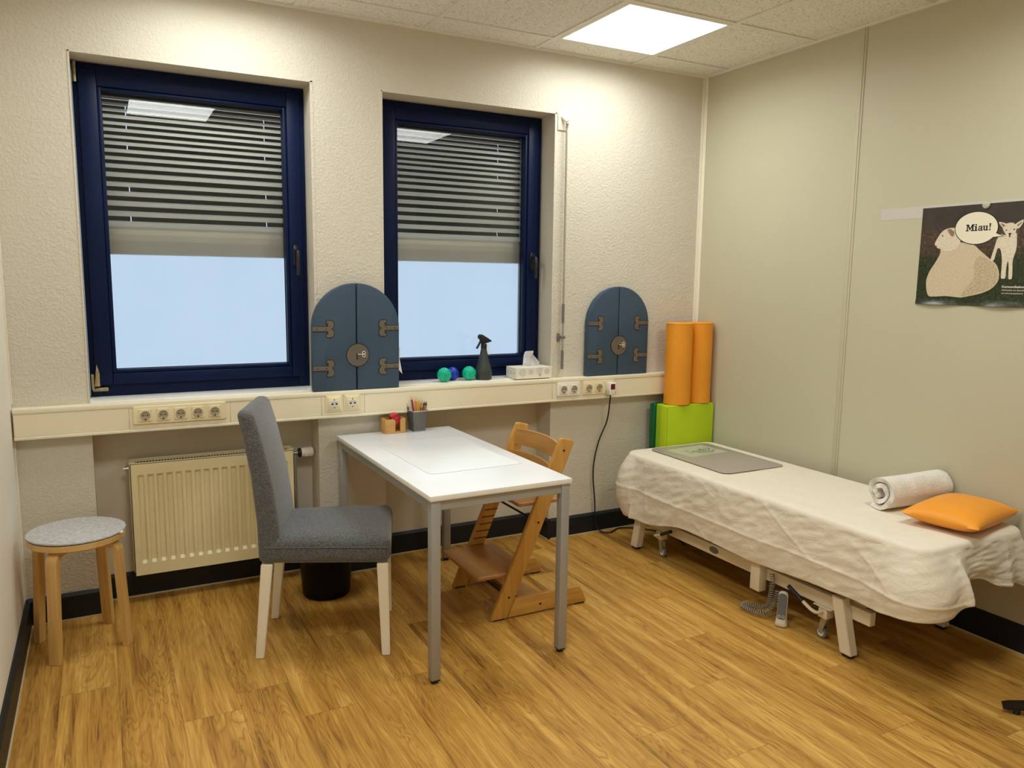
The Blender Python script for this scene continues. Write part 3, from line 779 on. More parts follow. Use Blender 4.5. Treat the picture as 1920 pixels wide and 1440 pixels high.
# ------------------------------------------------------------------ radiator with thermostat
def radiator():
    x0, x1, z0, z1, yf, yb = 0.425, 1.143, 0.135, 0.652, 0.030, 0.128
    r = thing('radiator', 'cream ribbed panel radiator in the wall niche behind the grey chair', 'radiator', ((x0+x1)/2, 0.09, z0))
    bm = BM()
    # front panel: rim + ribs
    n = 17; mx = 0.022; pitch = (x1-x0-2*mx)/n
    zs = [z0, z0+0.055, z0+0.068, z1-0.062, z1-0.049, z1]
    def rowx(depth_on):
        pts = [(x0, yf)]
        for k in range(n):
            c = x0+mx+(k+0.5)*pitch
            d = 0.013 if depth_on else 0.0
            pts += [(c-pitch*0.36, yf), (c-pitch*0.24, yf+d), (c+pitch*0.18, yf+d), (c+pitch*0.34, yf)]
        pts.append((x1, yf)); return pts
    rows = [rowx(False), rowx(False), rowx(True), rowx(True), rowx(False), rowx(False)]
    V = [[bm.verts.new((p[0], p[1], z)) for p in row] for row, z in zip(rows, zs)]
    for a, b in zip(V, V[1:]):
        for i in range(len(a)-1): bm.faces.new((a[i], a[i+1], b[i+1], b[i]))
    for f in bm.faces: f.smooth = False
    box(bm, (x0, yf+0.0145, z0+0.004), (x1, yf+0.020, z1-0.004))
    box(bm, (x0, yf, z0), (x0+0.002, yf+0.02, z1)); box(bm, (x1-0.002, yf, z0), (x1, yf+0.02, z1))
    obj('front_panel', bm, 'radiator', r, sharp=20)
    for xs_ in (x0-0.004, x1):
        bm = BM(); box(bm, (xs_, yf+0.021, z0+0.01), (xs_+0.004, yb, z1+0.008), 0.0015); obj('side_panel', bm, 'radiator', r)
    bm = BM(); box(bm, (x0+0.004, yb-0.014, z0+0.004), (x1-0.004, yb-0.002, z1-0.004), 0.003); obj('rear_panel', bm, 'radiator', r)
    bm = BM()
    zt = z1+0.004
    box(bm, (x0, yf+0.004, zt-0.003), (x1, yf+0.009, zt+0.002), 0.001, 1, 0); box(bm, (x0, yb-0.016, zt-0.003), (x1, yb-0.004, zt+0.004), 0.001, 1, 0)
    box(bm, (x0, yf+0.009, zt-0.003), (x0+0.022, yb-0.016, zt+0.003), mi=0); box(bm, (x1-0.022, yf+0.009, zt-0.003), (x1, yb-0.016, zt+0.003), mi=0)
    k = x0+0.026
    while k < x1-0.026:
        box(bm, (k, yf+0.009, zt+0.0010), (k+0.0030, yb-0.016, zt+0.0026)); k += 0.0125
    for yy in (0.066, 0.088): box(bm, (x0+0.022, yy, zt+0.0010), (x1-0.022, yy+0.003, zt+0.0030))
    obj('top_grille', bm, 'radiator', r)
    bm = BM(); box(bm, (x0+0.024, yf+0.022, z0+0.03), (x1-0.024, yb-0.018, zt-0.006)); obj('convector_core', bm, 'rad_dark', r)
    bm = BM()
    tube(bm, [(x0, 0.075, 0.628), (x0-0.022, 0.075, 0.628)], 0.008, 10); tube(bm, [(x0-0.022, 0.075, 0.628), (x0-0.026, 0.075, 0.628)], 0.005, 6)
    obj('bleed_valve', bm, 'chrome', r)
    for x in (x0+0.12, x1-0.12):
        bm = BM(); box(bm, (x-0.02, yb-0.003, z0+0.08), (x+0.02, ND, z1-0.08)); obj('wall_bracket', bm, 'radiator', r)
    # valve body, collar and thermostat head along +x
    zc, yc = 0.628, 0.078
    bm = BM()
    tube(bm, [(x1, yc, zc), (x1+0.030, yc, zc)], 0.010, 12); tube(bm, [(x1+0.016, yc, zc), (x1+0.016, yc, 0.16)], 0.0085, 10)
    tube(bm, [(x1+0.016, yc, 0.165), (x1+0.016, ND, 0.155)], 0.0085, 10)
    v = obj('valve', bm, 'steel', r)
    bm = BM()
    lathe(bm, [(0.012, 0.0), (0.023, 0.004), (0.023, 0.014), (0.019, 0.016)], 20, 0, T(x1+0.030, yc, zc) @ RY(PI/2)); obj('collar', bm, 'black', v)
    bm = BM()
    lathe(bm, [(0.022, 0.0), (0.0225, 0.014), (0.0205, 0.017), (0.0215, 0.05), (0.019, 0.058), (0.0, 0.058)], 24, 0, T(x1+0.047, yc, zc) @ RY(PI/2))
    for k in range(14):
        a = 2*PI*k/14
        box(bm, (x1+0.064, -0.0016, 0.0195), (x1+0.102, 0.0016, 0.0235), mat=T(0, yc, zc) @ RX(a))
    obj('thermostat_head', bm, 'socket_white', v)
radiator()

# ------------------------------------------------------------------ arched foam doors
def foam_door(label, cx, y0, z0, wid, hgt, thick, lean, with_tag, group):
    r = thing('foam_play_door', label, 'play door', (cx, y0, z0), (-lean, 0, 0), group)
    R_ = wid/2; zs = hgt-R_
    for s in (-1, 1):
        pts = [(s*0.0022, 0.0)]
        bot = [(s*R_, 0.0)] + [(s*R_, zs*k/6) for k in range(1, 6)]
        arc = [(s*R_*math.cos(a), zs+R_*math.sin(a)) for a in [PI/2*k/16 for k in range(16)]]
        pts += bot + arc + [(s*0.0022, hgt)]
        bm = BM(); prism(bm, pts, 'y', -thick, 0.0, 0.007, 3)
        lf = obj('door_leaf', bm, 'foam_blue', r, world=False)
        # stitched welt along the front rim
        bm = BM()
        tube(bm, [(p[0]*0.992, -thick+0.0035, p[1]*0.995+0.001) for p in pts[1:]], 0.0022, 6)
        obj('piping', bm, 'foam_blue', lf, world=False)
        for hz in (0.302, 0.112):
            def shape(grow, ya, yb, mi):
                x_out, x_in = R_-0.002, R_-0.088
                hh = 0.0105+grow
                lo, hi = sorted((s*(x_in-0.004), s*(x_out+0.0)))
                box(bm, (lo, ya, hz-hh), (hi, yb, hz+hh), 0.0008, 1, mi)
                for q in (-1, 1):
                    n = 14      # leaf-shaped scroll bending back towards the hinge side
                    cx_, cz_ = x_in-0.001, hz+q*0.0205
                    pts_ = [(s*(cx_-(0.0145+grow)*math.cos(a)), cz_+(0.0195+grow)*math.sin(a)) for a in [2*PI*k/n for k in range(n)]]
                    prism(bm, pts_, 'y', ya+0.00002*q, yb, mi=mi)
                    pts_ = [(s*(x_in+0.012+(0.0085+grow)*math.cos(a)), hz+q*0.032+(0.0085+grow)*math.sin(a)) for a in [2*PI*k/n for k in range(n)]]
                    prism(bm, pts_, 'y', ya+0.00003*q, yb, mi=mi)
                    if mi == 0: lathe(bm, [(0.0046, 0), (0.0046, 0.0006)], 12, 1, T(s*(x_in+0.0165), ya+0.0002, hz+q*0.0225) @ RX(PI/2))
            bm = BM()
            shape(0.0035, -thick-0.0012, -thick+0.001, 1)
            shape(0.0, -thick-0.0026, -thick-0.001, 0)
            for dx in (0.022, 0.066): lathe(bm, [(0.003, 0), (0.003, 0.001)], 10, 1, T(s*(R_-dx), -thick-0.0024, hz) @ RX(PI/2))
            obj('strap_hinge', bm, ['brown_vinyl', 'brown_edge'], r, world=False)
    bm = BM()
    zc = 0.172
    lathe(bm, [(0.0585, 0.0), (0.0585, 0.0015), (0.0, 0.0015)], 40, 1, T(0.004, -thick+0.0002, zc) @ RX(PI/2))
    lathe(bm, [(0.0545, 0.0015), (0.0545, 0.003), (0.0, 0.0045)], 40, 0, T(0.004, -thick+0.0002, zc) @ RX(PI/2))
    lathe(bm, [(0.005, 0.003), (0.005, 0.0052), (0, 0.0052)], 12, 1, T(0.0, -thick, zc+0.002) @ RX(PI/2))
    prism(bm, [(-0.002, zc), (0.002, zc), (0.0045, zc-0.022), (-0.0035, zc-0.022)], 'y', -thick-0.0050, -thick-0.003, mi=1)
    lp = obj('lock_plate', bm, ['brown_vinyl', 'brown_edge'], r, world=False)
    bm = BM()
    yk = -thick-0.0065
    tube(bm, [(0.002, yk, zc+0.004), (0.026, yk, zc+0.004)], 0.0021, 6)
    for dz in (-0.004, 0.011):
        tube(bm, [(0.033+0.0075*math.cos(a), yk, zc+0.0005+dz+0.0065*math.sin(a)) for a in [2*PI*k/16 for k in range(17)]], 0.0021, 6)
    obj('key', bm, 'key', lp, world=False)
    if with_tag:
        bm = BM()
        prism(bm, [(R_-0.001, 0.205), (R_+0.014, 0.200), (R_+0.012, 0.140), (R_+0.026, 0.065), (R_+0.004, 0.090), (R_-0.001, 0.12)], 'y', -0.014, -0.0125)
        obj('care_tag', bm, 'tag', r, world=False)
foam_door('padded blue arched play door leaning between the two windows, white tag at its edge', 1.441, -0.016, TZ1+0.0015, 0.432, 0.520, 0.038, math.radians(-1.2), True, 'padded blue arched doors')
foam_door('padded blue arched play door leaning on the wall beside the orange bolsters', 3.008, -0.004, TZ1+0.0015, 0.428, 0.512, 0.038, math.radians(-0.2), False, 'padded blue arched doors')

# ------------------------------------------------------------------ things on the sill
def spiky(label, x, y, r_, m):
    bm = BM()
    ball(bm, (0, 0, 0), r_*0.94, 5)
    N_ = 72
    dirs = []
    for k in range(N_):
        t = 1-2*(k+0.5)/N_; a = k*2.399963
        dirs.append(Vector((math.sqrt(1-t*t)*math.cos(a), math.sqrt(1-t*t)*math.sin(a), t)))
    for v in bm.verts:
        d = v.co.normalized(); mx = max(d.dot(q) for q in dirs)
        v.co = d*r_*(0.89 + 0.11*max(0.0, (mx-0.955)/0.045)**0.8)
    lo = min(v.co.z for v in bm.verts)
    bm.transform(T(0, 0, -lo))
    o = obj('massage_ball', bm, m, None, sharp=80); o.location = (x, y, SILL+0.0005)
    tag(o, label, 'ball', 'knobbly balls on the sill')
spiky('green knobbly ball on the sill, beside the blue foam door', 1.936, 0.022, 0.0385, 'ball_green')
spiky('dark blue knobbly ball on the sill between the two green ones', 2.003, 0.068, 0.0365, 'ball_blue')
spiky('green knobbly ball on the sill, touching the grey spray bottle', 2.087, 0.036, 0.0385, 'ball_green')

def spray():
    x, y, z = 2.176, 0.040, SILL+0.0005
    r = thing('spray_bottle', 'dark grey spray bottle with black trigger head on the window sill', 'spray bottle', (x, y, z), (0, 0, 0.1))
    bm = BM()
    lathe(bm, [(0, 0), (0.040, 0), (0.044, 0.004), (0.045, 0.03), (0.0425, 0.055), (0.0375, 0.075), (0.030, 0.10), (0.023, 0.13), (0.018, 0.155), (0.0155, 0.168), (0.0155, 0.176), (0, 0.176)], 36)
    for zz in (0.042, 0.050):
        tube(bm, [(0.0440*math.cos(a), 0.0440*math.sin(a), zz+0.003*math.sin(3*a)) for a in [2*PI*k/40 for k in range(41)]], 0.0014, 5)
    obj('bottle', bm, 'spray_grey', r, world=False)
    bm = BM()
    lathe(bm, [(0.0165, 0.170), (0.0165, 0.192), (0.012, 0.196), (0, 0.196)], 20)
    prism(bm, [(-0.034, 0.238), (-0.026, 0.246), (-0.016, 0.246), (0.020, 0.226), (0.046, 0.210), (0.044, 0.206), (0.018, 0.199), (-0.014, 0.194), (-0.020, 0.212), (-0.034, 0.226)], 'y', -0.012, 0.012, 0.003)
    h = obj('spray_head', bm, 'black', r, world=False)
    bm = BM(); sweep(bm, catmull([(-0.018, 0, 0.215), (-0.026, 0, 0.200), (-0.036, 0, 0.184), (-0.045, 0, 0.170)], 4), [(-0.007, -0.003), (0.007, -0.003), (0.007, 0.003), (-0.007, 0.003)], up=(1, 0, 0))
    obj('trigger', bm, 'black', h, world=False)
    bm = BM(); prism(bm, [(0.014, 0.196), (0.022, 0.190), (0.030, 0.150), (0.024, 0.132), (0.016, 0.15)], 'y', -0.018, -0.0172); obj('hang_tag', bm, 'tag', r, world=False)
spray()

def tissue_box():
    x0, x1, y0, y1, z0, h = 2.338, 2.566, -0.035, 0.085, SILL+0.0005, 0.062
    r = thing('tissue_box', 'white patterned tissue box with a tissue pulled up, at the sill corner', 'tissue box', ((x0+x1)/2, (y0+y1)/2, z0))
    bm = BM(); box(bm, (x0, y0, z0), (x1, y1, z0+h), 0.0015, 1)
    def flake(cx, cz, rr):
        for k in range(8):
            a = 2*PI*k/8
            m4 = T(cx, 0, cz) @ RY(a)
            box(bm, (rr*0.25, y0-0.0006, -0.0009), (rr, y0-0.0001, 0.0009), mi=1, mat=m4)
            box(bm, (rr*0.75, y0-0.0006, -0.0024), (rr*0.9, y0-0.0001, 0.0024), mi=1, mat=m4)
    for cx, cz, rr in ((0.04, 0.034, 0.022), (0.092, 0.036, 0.015), (0.145, 0.042, 0.019), (0.150, 0.018, 0.009), (0.195, 0.036, 0.016)): flake(x0+cx, z0+cz, rr)
    for k in range(3):
        for a in range(6):
            box(bm, (x0-0.0006, -0.0008, 0.002), (x0-0.0001, 0.0008, 0.013), mi=1, mat=T(0, y0+0.025+k*0.035, z0+0.032) @ RX(2*PI*a/6))
    obj('carton', bm, ['tissue_box', 'tissue_box_print'], r)
    # crumpled tissue: two folded fans of paper
    bm = BM()
    nu, nv = 22, 14
    V = []
    for i in range(nu+1):
        row = []
        for j in range(nv+1):
            u = i/nu; v = j/nv
            px = (u-0.5)*2*(0.044+0.014*v-0.020*v*v)
            py = 0.020*math.sin(3.3*PI*u+0.6)*(0.35+v) + 0.012*noise.noise((u*4, v*3, 1.3))
            pz = v*(0.088-0.045*(2*u-0.75)**2) + 0.006*noise.noise((u*5, v*5, 4.1))*v
            row.append(bm.verts.new((2.455+px*0.95+0.012*v, 0.028+py, z0+h+0.0005+pz)))
        V.append(row)
    for i in range(nu):
        for j in range(nv): bm.faces.new((V[i][j], V[i+1][j], V[i+1][j+1], V[i][j+1]))
    ret = bmesh.ops.solidify(bm, geom=list(bm.faces), thickness=0.0012)
    for f in bm.faces: f.smooth = True
    obj('tissue', bm, 'tissue', r, sharp=80)
tissue_box()

# ------------------------------------------------------------------ blind crank rod on the wall
def crank():
    x, y = 2.632, -0.030
    r = thing('blind_crank', 'thin metal blind crank hanging on the wall right of the tissue window', 'crank', (x, 0, 1.0))
    bm = BM(); box(bm, (2.590, -0.008, 2.300), (2.655, -0.0005, 2.388), 0.003); box(bm, (2.602, -0.011, 2.305), (2.604, -0.008, 2.383)); obj('bracket', bm, 'paint', r)
    bm = BM(); tube(bm, [(2.615, -0.007, 2.372), (2.622, -0.020, 2.358), (x, y-0.004, 2.342)], 0.011, 12); obj('elbow', bm, 'paint', r)
    bm = BM(); ball(bm, (x, y-0.004, 2.332), 0.0095, 2); tube(bm, [(x, y-0.003, 2.335), (x, y, 2.310)], 0.007, 8); obj('joint', bm, 'steel', r)
    bm = BM(); tube(bm, [(x, y, 2.315), (x+0.001, y, 1.8), (x+0.001, y-0.001, 1.36)], 0.0058, 10); tube(bm, [(x+0.001, y-0.001, 1.26), (x+0.001, y, 1.09)], 0.0050, 10); obj('rod', bm, 'rod', r)
    for a, b in ((1.36, 1.255), (1.10, 0.995)):
        bm = BM(); tube(bm, [(x+0.001, y, a), (x+0.001, y, b)], 0.0082, 10); obj('grip', bm, 'grip', r)
    bm = BM(); box(bm, (x-0.020, -0.018, 1.150), (x-0.008, -0.0005, 1.196), 0.003); box(bm, (x-0.010, -0.036, 1.166), (x+0.016, -0.014, 1.182), 0.003); obj('wall_clip', bm, 'grip', r)
crank()

# ------------------------------------------------------------------ table and what lies on it
TR = 0.0094; TX, TYB, TH = 1.350, -1.2383, 0.7227
def table():
    r = thing('table', 'white topped rectangular table with silver metal legs in the room middle', 'table', (TX, TYB, 0), (0, 0, TR))
    bm = BM(); box(bm, (0, 0, TH-0.020), (0.6, 1.2, TH), 0.0015, 2)
    for f in bm.faces:
        f.material_index = 0 if f.normal.z > 0.8 else 1
    obj('tabletop', bm, ['table_white', 'table_edge'], r, world=False)
    a = 0.037; i = 0.006
    bm = BM()
    z0, z1 = TH-0.058, TH-0.0205
    box(bm, (i+a, i+0.004, z0), (0.6-i-a, i+0.026, z1), 0.001, 1); box(bm, (i+a, 1.2-i-0.026, z0), (0.6-i-a, 1.2-i-0.004, z1), 0.001, 1)
    box(bm, (i+0.004, i+a, z0), (i+0.026, 1.2-i-a, z1), 0.001, 1); box(bm, (0.6-i-0.026, i+a, z0), (0.6-i-0.004, 1.2-i-a, z1), 0.001, 1)
    obj('frame', bm, 'alu', r, world=False)
    for x in (i, 0.6-i-a):
        for y in (i, 1.2-i-a):
            bm = BM(); box(bm, (x, y, 0.016), (x+a, y+a, TH-0.0205), 0.0025, 2); l = obj('leg', bm, 'alu', r, world=False)
            bm = BM(); box(bm, (x+0.002, y+0.002, 0.010), (x+a-0.002, y+a-0.002, 0.0162), 0.001, 1)
            lathe(bm, [(0.013, 0.0), (0.015, 0.003), (0.015, 0.011)], 16, 0, T(x+a/2, y+a/2, 0)); obj('foot_cap', bm, 'black', l, world=False)
table()
bm = BM()
prism(bm, rrect(-0.215, 0.215, -0.315, 0.315, 0.03), 'z', 0, 0.0022, 0.0008, 2)
o = obj('desk_mat', bm, 'clear_pvc'); o.location = (1.672, -0.628, TH+0.0003); o.rotation_euler = (0, 0, 0.022)
tag(o, 'clear rounded plastic desk mat lying on the white table', 'desk mat')

def note_box():
    r = thing('note_box', 'small oak note box with a front slot at the table far end', 'box', (1.616, -0.072, TH), (0, 0, 0.05))
    bm = BM(); t = 0.008; a = 0.054; h = 0.074; dd = 0.038
    box(bm, (-a, -dd, 0.0003), (a, dd, 0.008), 0.001, 1)
    box(bm, (-a, -dd, 0.008), (-a+t, dd, h), 0.0015); box(bm, (a-t, -dd, 0.008), (a, dd, h), 0.0015); box(bm, (-a+t, dd-t, 0.008), (a-t, dd, h), 0.0015)
    r1 = [(-a+t, 0.008), (-0.001, 0.008), (-0.001, h-0.016)] + [(-0.013+0.012*math.cos(q), h-0.014+0.012*math.sin(q)) for q in [PI/2*k/6 for k in range(1, 7)]] + [(-a+t, h-0.002)]
    prism(bm, r1, 'y', -dd, -dd+t, 0.001, 1)
    r2 = [(a-t, 0.008), (0.026, 0.008), (0.026, h-0.014)] + [(0.036-0.010*math.cos(q), h-0.014+0.012*math.sin(q)) for q in [PI/2*k/6 for k in range(1, 7)]] + [(a-t, h-0.002)]
    prism(bm, r2, 'y', -dd, -dd+t, 0.001, 1)
    obj('box_body', bm, 'box_wood', r, world=False)
note_box()
def red_thing():
    r = thing('pencil_sharpener', 'red plastic piece propped tilted in the oak note box', 'sharpener', (1.640, -0.082, TH+0.050), (math.radians(-10), math.radians(-32), 0.2))
    bm = BM()
    prism(bm, [(-0.022, 0.0), (0.016, 0.0), (0.020, 0.044), (0.008, 0.056), (-0.020, 0.054)], 'y', -0.014, 0.014, 0.005, 2)
    obj('body', bm, 'red_plastic', r, world=False)
    bm = BM(); tube(bm, [(0.004+0.012*math.cos(q), -0.015, 0.034+0.012*math.sin(q)) for q in [2*PI*k/18 for k in range(19)]], 0.003, 6); obj('ring', bm, 'red_plastic', r, world=False)
red_thing()

CUP = (1.742, -0.082)
def pencil_cup():
    r = thing('pencil_cup', 'grey wire mesh pencil cup full of pencils on the white table', 'pencil cup', (CUP[0], CUP[1], TH), (0, 0, 0.12))
    bm = BM(); h = 0.106; a0, a1 = 0.033, 0.043
    tb = bmesh.new(); n = 5
    def ring(a, z): return [tb.verts.new((p[0], p[1], z)) for p in rrect(-a, a, -a, a, 0.009, 4)]
    rings = [ring(a0+(a1-a0)*k/n, 0.004+(h-0.004)*k/n) for k in range(n+1)]
    m = len(rings[0])
    for p, q in zip(rings, rings[1:]):
        for i in range(m): tb.faces.new((p[i], p[(i+1) % m], q[(i+1) % m], q[i]))
    _merge(bm, tb, 0)
    obj('mesh_wall', bm, 'wire', r, world=False)
    bm = BM(); prism(bm, rrect(-a0, a0, -a0, a0, 0.009, 4), 'z', 0.0003, 0.005, 0.001, 1); obj('base', bm, 'steel', r, world=False)
    bm = BM(); pts = [(p[0], p[1], h) for p in rrect(-a1, a1, -a1, a1, 0.009, 4)]; tube(bm, pts+pts[:1], 0.0028, 6); obj('rim', bm, 'steel', r, world=False)
pencil_cup()
def pencil(label, bx, by, tx, ty, L, rad, m, flat=False, tip='skin_wood'):
    c = Vector((CUP[0], CUP[1], TH+0.0055))
    rad *= 1.25
    b = c+Vector((bx, by, rad)); d = (Vector((tx-bx, ty-by, 0.12))).normalized()
    q = Vector((0, 0, 1)).rotation_difference(d).to_euler()
    kind = 'ruler' if flat else 'pen' if m == 'black' else 'pencil'
    o_ = thing(kind, label, kind, b, q, 'pencils and pens in the cup' if not flat else None)
    bm = BM()
    if flat: box(bm, (-0.014, -0.0012, 0), (0.014, 0.0012, L), 0.0006, 1)
    else: lathe(bm, [(0, 0), (rad, 0), (rad, L-0.02)], 8)
    obj('shaft', bm, m, o_, world=False)
    if not flat:
        bm = BM(); lathe(bm, [(rad*0.98, L-0.0199), (0.0008, L), (0, L)], 8); obj('tip', bm, tip, o_, world=False)
PEN = [('green pencil at the cup edge nearest the note box', -0.020, 0.012, -0.044, 0.020, 0.135, 0.0036, 'green_pencil'),
       ('dark green pencil behind the tallest magenta pencil', -0.016, 0.020, -0.026, 0.034, 0.128, 0.0036, 'green_pencil'),
       ('tall magenta pencil, the tallest in the cup', -0.008, -0.010, -0.022, 0.004, 0.172, 0.0038, 'magenta_pencil'),
       ('thin orange pencil beside the magenta one', -0.002, -0.016, -0.010, -0.006, 0.164, 0.0036, 'orange_pencil'),
       ('thick yellow ochre pencil in the middle of the cup', 0.004, -0.012, 0.000, -0.010, 0.160, 0.0070, 'yellow_pencil'),
       ('red and cream pencil in front of the grey one', 0.010, -0.018, 0.018, -0.022, 0.134, 0.0036, 'red_pencil'),
       ('black pen standing beside the red pencil', 0.006, 0.010, 0.014, 0.018, 0.145, 0.0042, 'black'),
       ('olive grey pencil near the clear ruler', 0.012, 0.004, 0.026, 0.002, 0.150, 0.0045, 'grey_pencil'),
       ('thick brown pencil leaning out at the far side of the cup', 0.016, -0.006, 0.044, -0.010, 0.140, 0.0060, 'brown_pencil'),
       ('second brown pencil leaning out behind the thick one', 0.018, 0.010, 0.044, 0.014, 0.138, 0.0045, 'brown_pencil')]
for p in PEN: pencil(*p, tip='black' if p[-1] in ('black', 'brown_pencil') else 'skin_wood')
pencil('clear plastic ruler standing in the pencil cup', 0.014, 0.022, 0.030, 0.028, 0.172, 0.002, 'clear_ruler', True)

# ------------------------------------------------------------------ upholstered chair
def dining_chair():
    ang = math.radians(-20.0)
    r = thing('dining_chair', 'grey fabric upholstered dining chair with white wooden legs at the table', 'chair', (0.829, -0.738, 0), (0, 0, ang))
    # local: x forward from the rear near foot, y across to the far side
    def wedge(x0, x1, ya0, ya1, yb0, yb1, z0, z1, bev, seg=4):
        tb = bmesh.new(); bmesh.ops.create_cube(tb, size=1.0)
        for v in tb.verts:
            f = v.co.x > 0; t = v.co.y > 0
            v.co = Vector((x1 if f else x0, (ya1 if f else ya0) if not t else (yb1 if f else yb0), z1 if v.co.z > 0 else z0))
        bmesh.ops.bevel(tb, geom=list(tb.edges), offset=bev, segments=seg, affect='EDGES', profile=0.5)
        return tb
    bm = BM()
    tb = wedge(0.012, 0.515, -0.008, -0.048, 0.398, 0.434, 0.385, 0.492, 0.034)
    bmesh.ops.subdivide_edges(tb, edges=[e for e in tb.edges if e.calc_length() > 0.1], cuts=6, use_grid_fill=True)
    for v in tb.verts:
        if v.co.z > 0.46:
            u = min(1, max(0, (v.co.x-0.03)/0.46)); q = min(1, max(0, (v.co.y+0.03)/0.45))
            v.co.z += 0.016*math.sin(PI*u)**0.7*math.sin(PI*q)**0.7
    _merge(bm, tb, 0)
    s = obj('seat', bm, 'grey_fabric', r, world=False, sharp=70)
    bm = BM()
    for (xa, xb, ya, yb_) in ((0.03, 0.50, -0.0085, -0.0475),):
        tube(bm, [(xa, ya-0.0015, 0.455), ((xa+xb)/2, (ya+yb_)/2-0.0015, 0.456), (xb, yb_-0.0015, 0.455)], 0.0022, 6)
    obj('seam', bm, 'grey_fabric', s, world=False)
    # backrest: side profile with a gentle lean, rounded all round
    bm = BM()
    prof = [(0.008, 0.388), (0.004, 0.55), (-0.014, 0.74), (-0.038, 0.88), (-0.060, 0.988), (0.000, 0.990),
            (0.032, 0.87), (0.064, 0.71), (0.085, 0.56), (0.096, 0.388)]
    prism(bm, prof, 'y', -0.010, 0.402, 0.0255, 5)
    for v in bm.verts:
        k = (v.co.y-0.196)/0.206
        zt = max(0, (v.co.z-0.5)/0.5)
        v.co.y = 0.196+(v.co.y-0.196)*(1-0.03*zt)
        v.co.z += 0.010*(1-k*k)*max(0, (v.co.z-0.9)/0.09)
        v.co.x -= 0.006*(1-k*k)*(1 if v.co.x < 0.02 else -0.5)
    obj('backrest', bm, 'grey_fabric', r, world=False, sharp=70)
    def leg(top, bot, wt, wb):
        bm = BM(); tb = bmesh.new(); bmesh.ops.create_cube(tb, size=1.0)
        for v in tb.verts:
            c, w_ = (top, wt) if v.co.z > 0 else (bot, wb)
            v.co = Vector((c[0]+v.co.x*w_, c[1]+v.co.y*w_, c[2]))
        bmesh.ops.bevel(tb, geom=list(tb.edges), offset=0.003, segments=2, affect='EDGES'); _merge(bm, tb)
        obj('leg', bm, 'white_lacquer', r, world=False)
    leg((0.038, 0.016, 0.386), (0.000, 0.012, 0.0005), 0.044, 0.032); leg((0.038, 0.374, 0.386), (0.000, 0.378, 0.0005), 0.044, 0.032)
    leg((0.482, -0.018, 0.386), (0.492, -0.014, 0.0005), 0.044, 0.032); leg((0.482, 0.404, 0.386), (0.492, 0.400, 0.0005), 0.044, 0.032)
dining_chair()

# ------------------------------------------------------------------ waste bin with bag
def waste_bin():
    r = thing('waste_bin', 'small black waste bin with a black bag under the grey chair', 'waste bin', (1.232, -0.205, 0))
    bm = BM(); lathe(bm, [(0, 0.0005), (0.106, 0.0005), (0.110, 0.006), (0.128, 0.27), (0.132, 0.275), (0.126, 0.275), (0.106, 0.012), (0, 0.012)], 40); obj('bucket', bm, 'bin', r, world=False)
    bm = BM()
    tb = bmesh.new(); n = 64; rings = []
    for j in range(9):
        t = j/8; ring = []
        for i in range(n):
            a = 2*PI*i/n
            rr = 0.137+0.012*math.sin(PI*t)+0.008*noise.noise((3*math.cos(a), 3*math.sin(a), t*2))
            z = 0.285-(0.085+0.05*noise.noise((2*math.cos(a), 2*math.sin(a), 5.5)))*t
            ring.append(tb.verts.new((rr*math.cos(a), rr*math.sin(a), z)))
        rings.append(ring)
    inner = [tb.verts.new((0.118*math.cos(2*PI*i/n), 0.118*math.sin(2*PI*i/n), 0.20)) for i in range(n)]
    rings.insert(0, inner)
    for p, q in zip(rings, rings[1:]):
        for i in range(n): tb.faces.new((p[i], p[(i+1) % n], q[(i+1) % n], q[i]))
    _merge(bm, tb); obj('bin_bag', bm, 'bag', r, world=False, sharp=80)
waste_bin()

# ------------------------------------------------------------------ stool with felt pad
def stool():
    cx, cy, hs = 0.215, -0.278, 0.466
    r = thing('stool', 'round birch stool with four bent legs in the corner by the radiator', 'stool', (cx, cy, 0), (0, 0, math.radians(-30)))
    bm = BM(); lathe(bm, [(0, hs-0.026), (0.170, hs-0.026), (0.1745, hs-0.022), (0.1745, hs-0.003), (0.172, hs), (0, hs)], 64); obj('seat', bm, 'birch_flat', r, world=False, sharp=30)
    for k in range(4):
        bm = BM()
        zt = hs-0.026-0.0125
        pts = [(0.045, 0, zt), (0.095, 0, zt), (0.128, 0, zt)]
        for q in range(1, 9):
            a = PI/2*q/8*0.98; pts.append((0.128+0.036*math.sin(a), 0, zt-0.036*(1-math.cos(a))))
        pts += [(0.168, 0, 0.30), (0.176, 0, 0.15), (0.184, 0, 0.0135-0.013)]
        sec = [(-0.021, -0.0115), (-0.018, -0.0125), (0.018, -0.0125), (0.021, -0.0115), (0.021, 0.0115), (0.018, 0.0125), (-0.018, 0.0125), (-0.021, 0.0115)]
        sweep(bm, pts, sec, mat=RZ(k*PI/2))
        obj('leg', bm, 'birch', r, world=False)
    return cx, cy, hs
cx, cy, hs = stool()
c = thing('seat_pad', 'round grey felt pad lying on the birch stool', 'seat pad', (cx, cy, hs+0.0005), (0, math.radians(0.4), 0))
bm = BM(); lathe(bm, [(0, 0.0), (0.172, 0.0), (0.174, 0.003)], 64); obj('backing', bm, 'felt_dark', c, world=False)
bm = BM(); lathe(bm, [(0.1735, 0.0031), (0.1765, 0.0055), (0.176, 0.010), (0.172, 0.012), (0, 0.0125)], 64); obj('felt_top', bm, 'felt', c, world=False)
bm = BM(); box(bm, (0.170, -0.016, 0.001), (0.184, 0.000, 0.0085), 0.001, 1, mat=RZ(math.radians(-25))); obj('sewn_label', bm, 'tag', c, world=False)

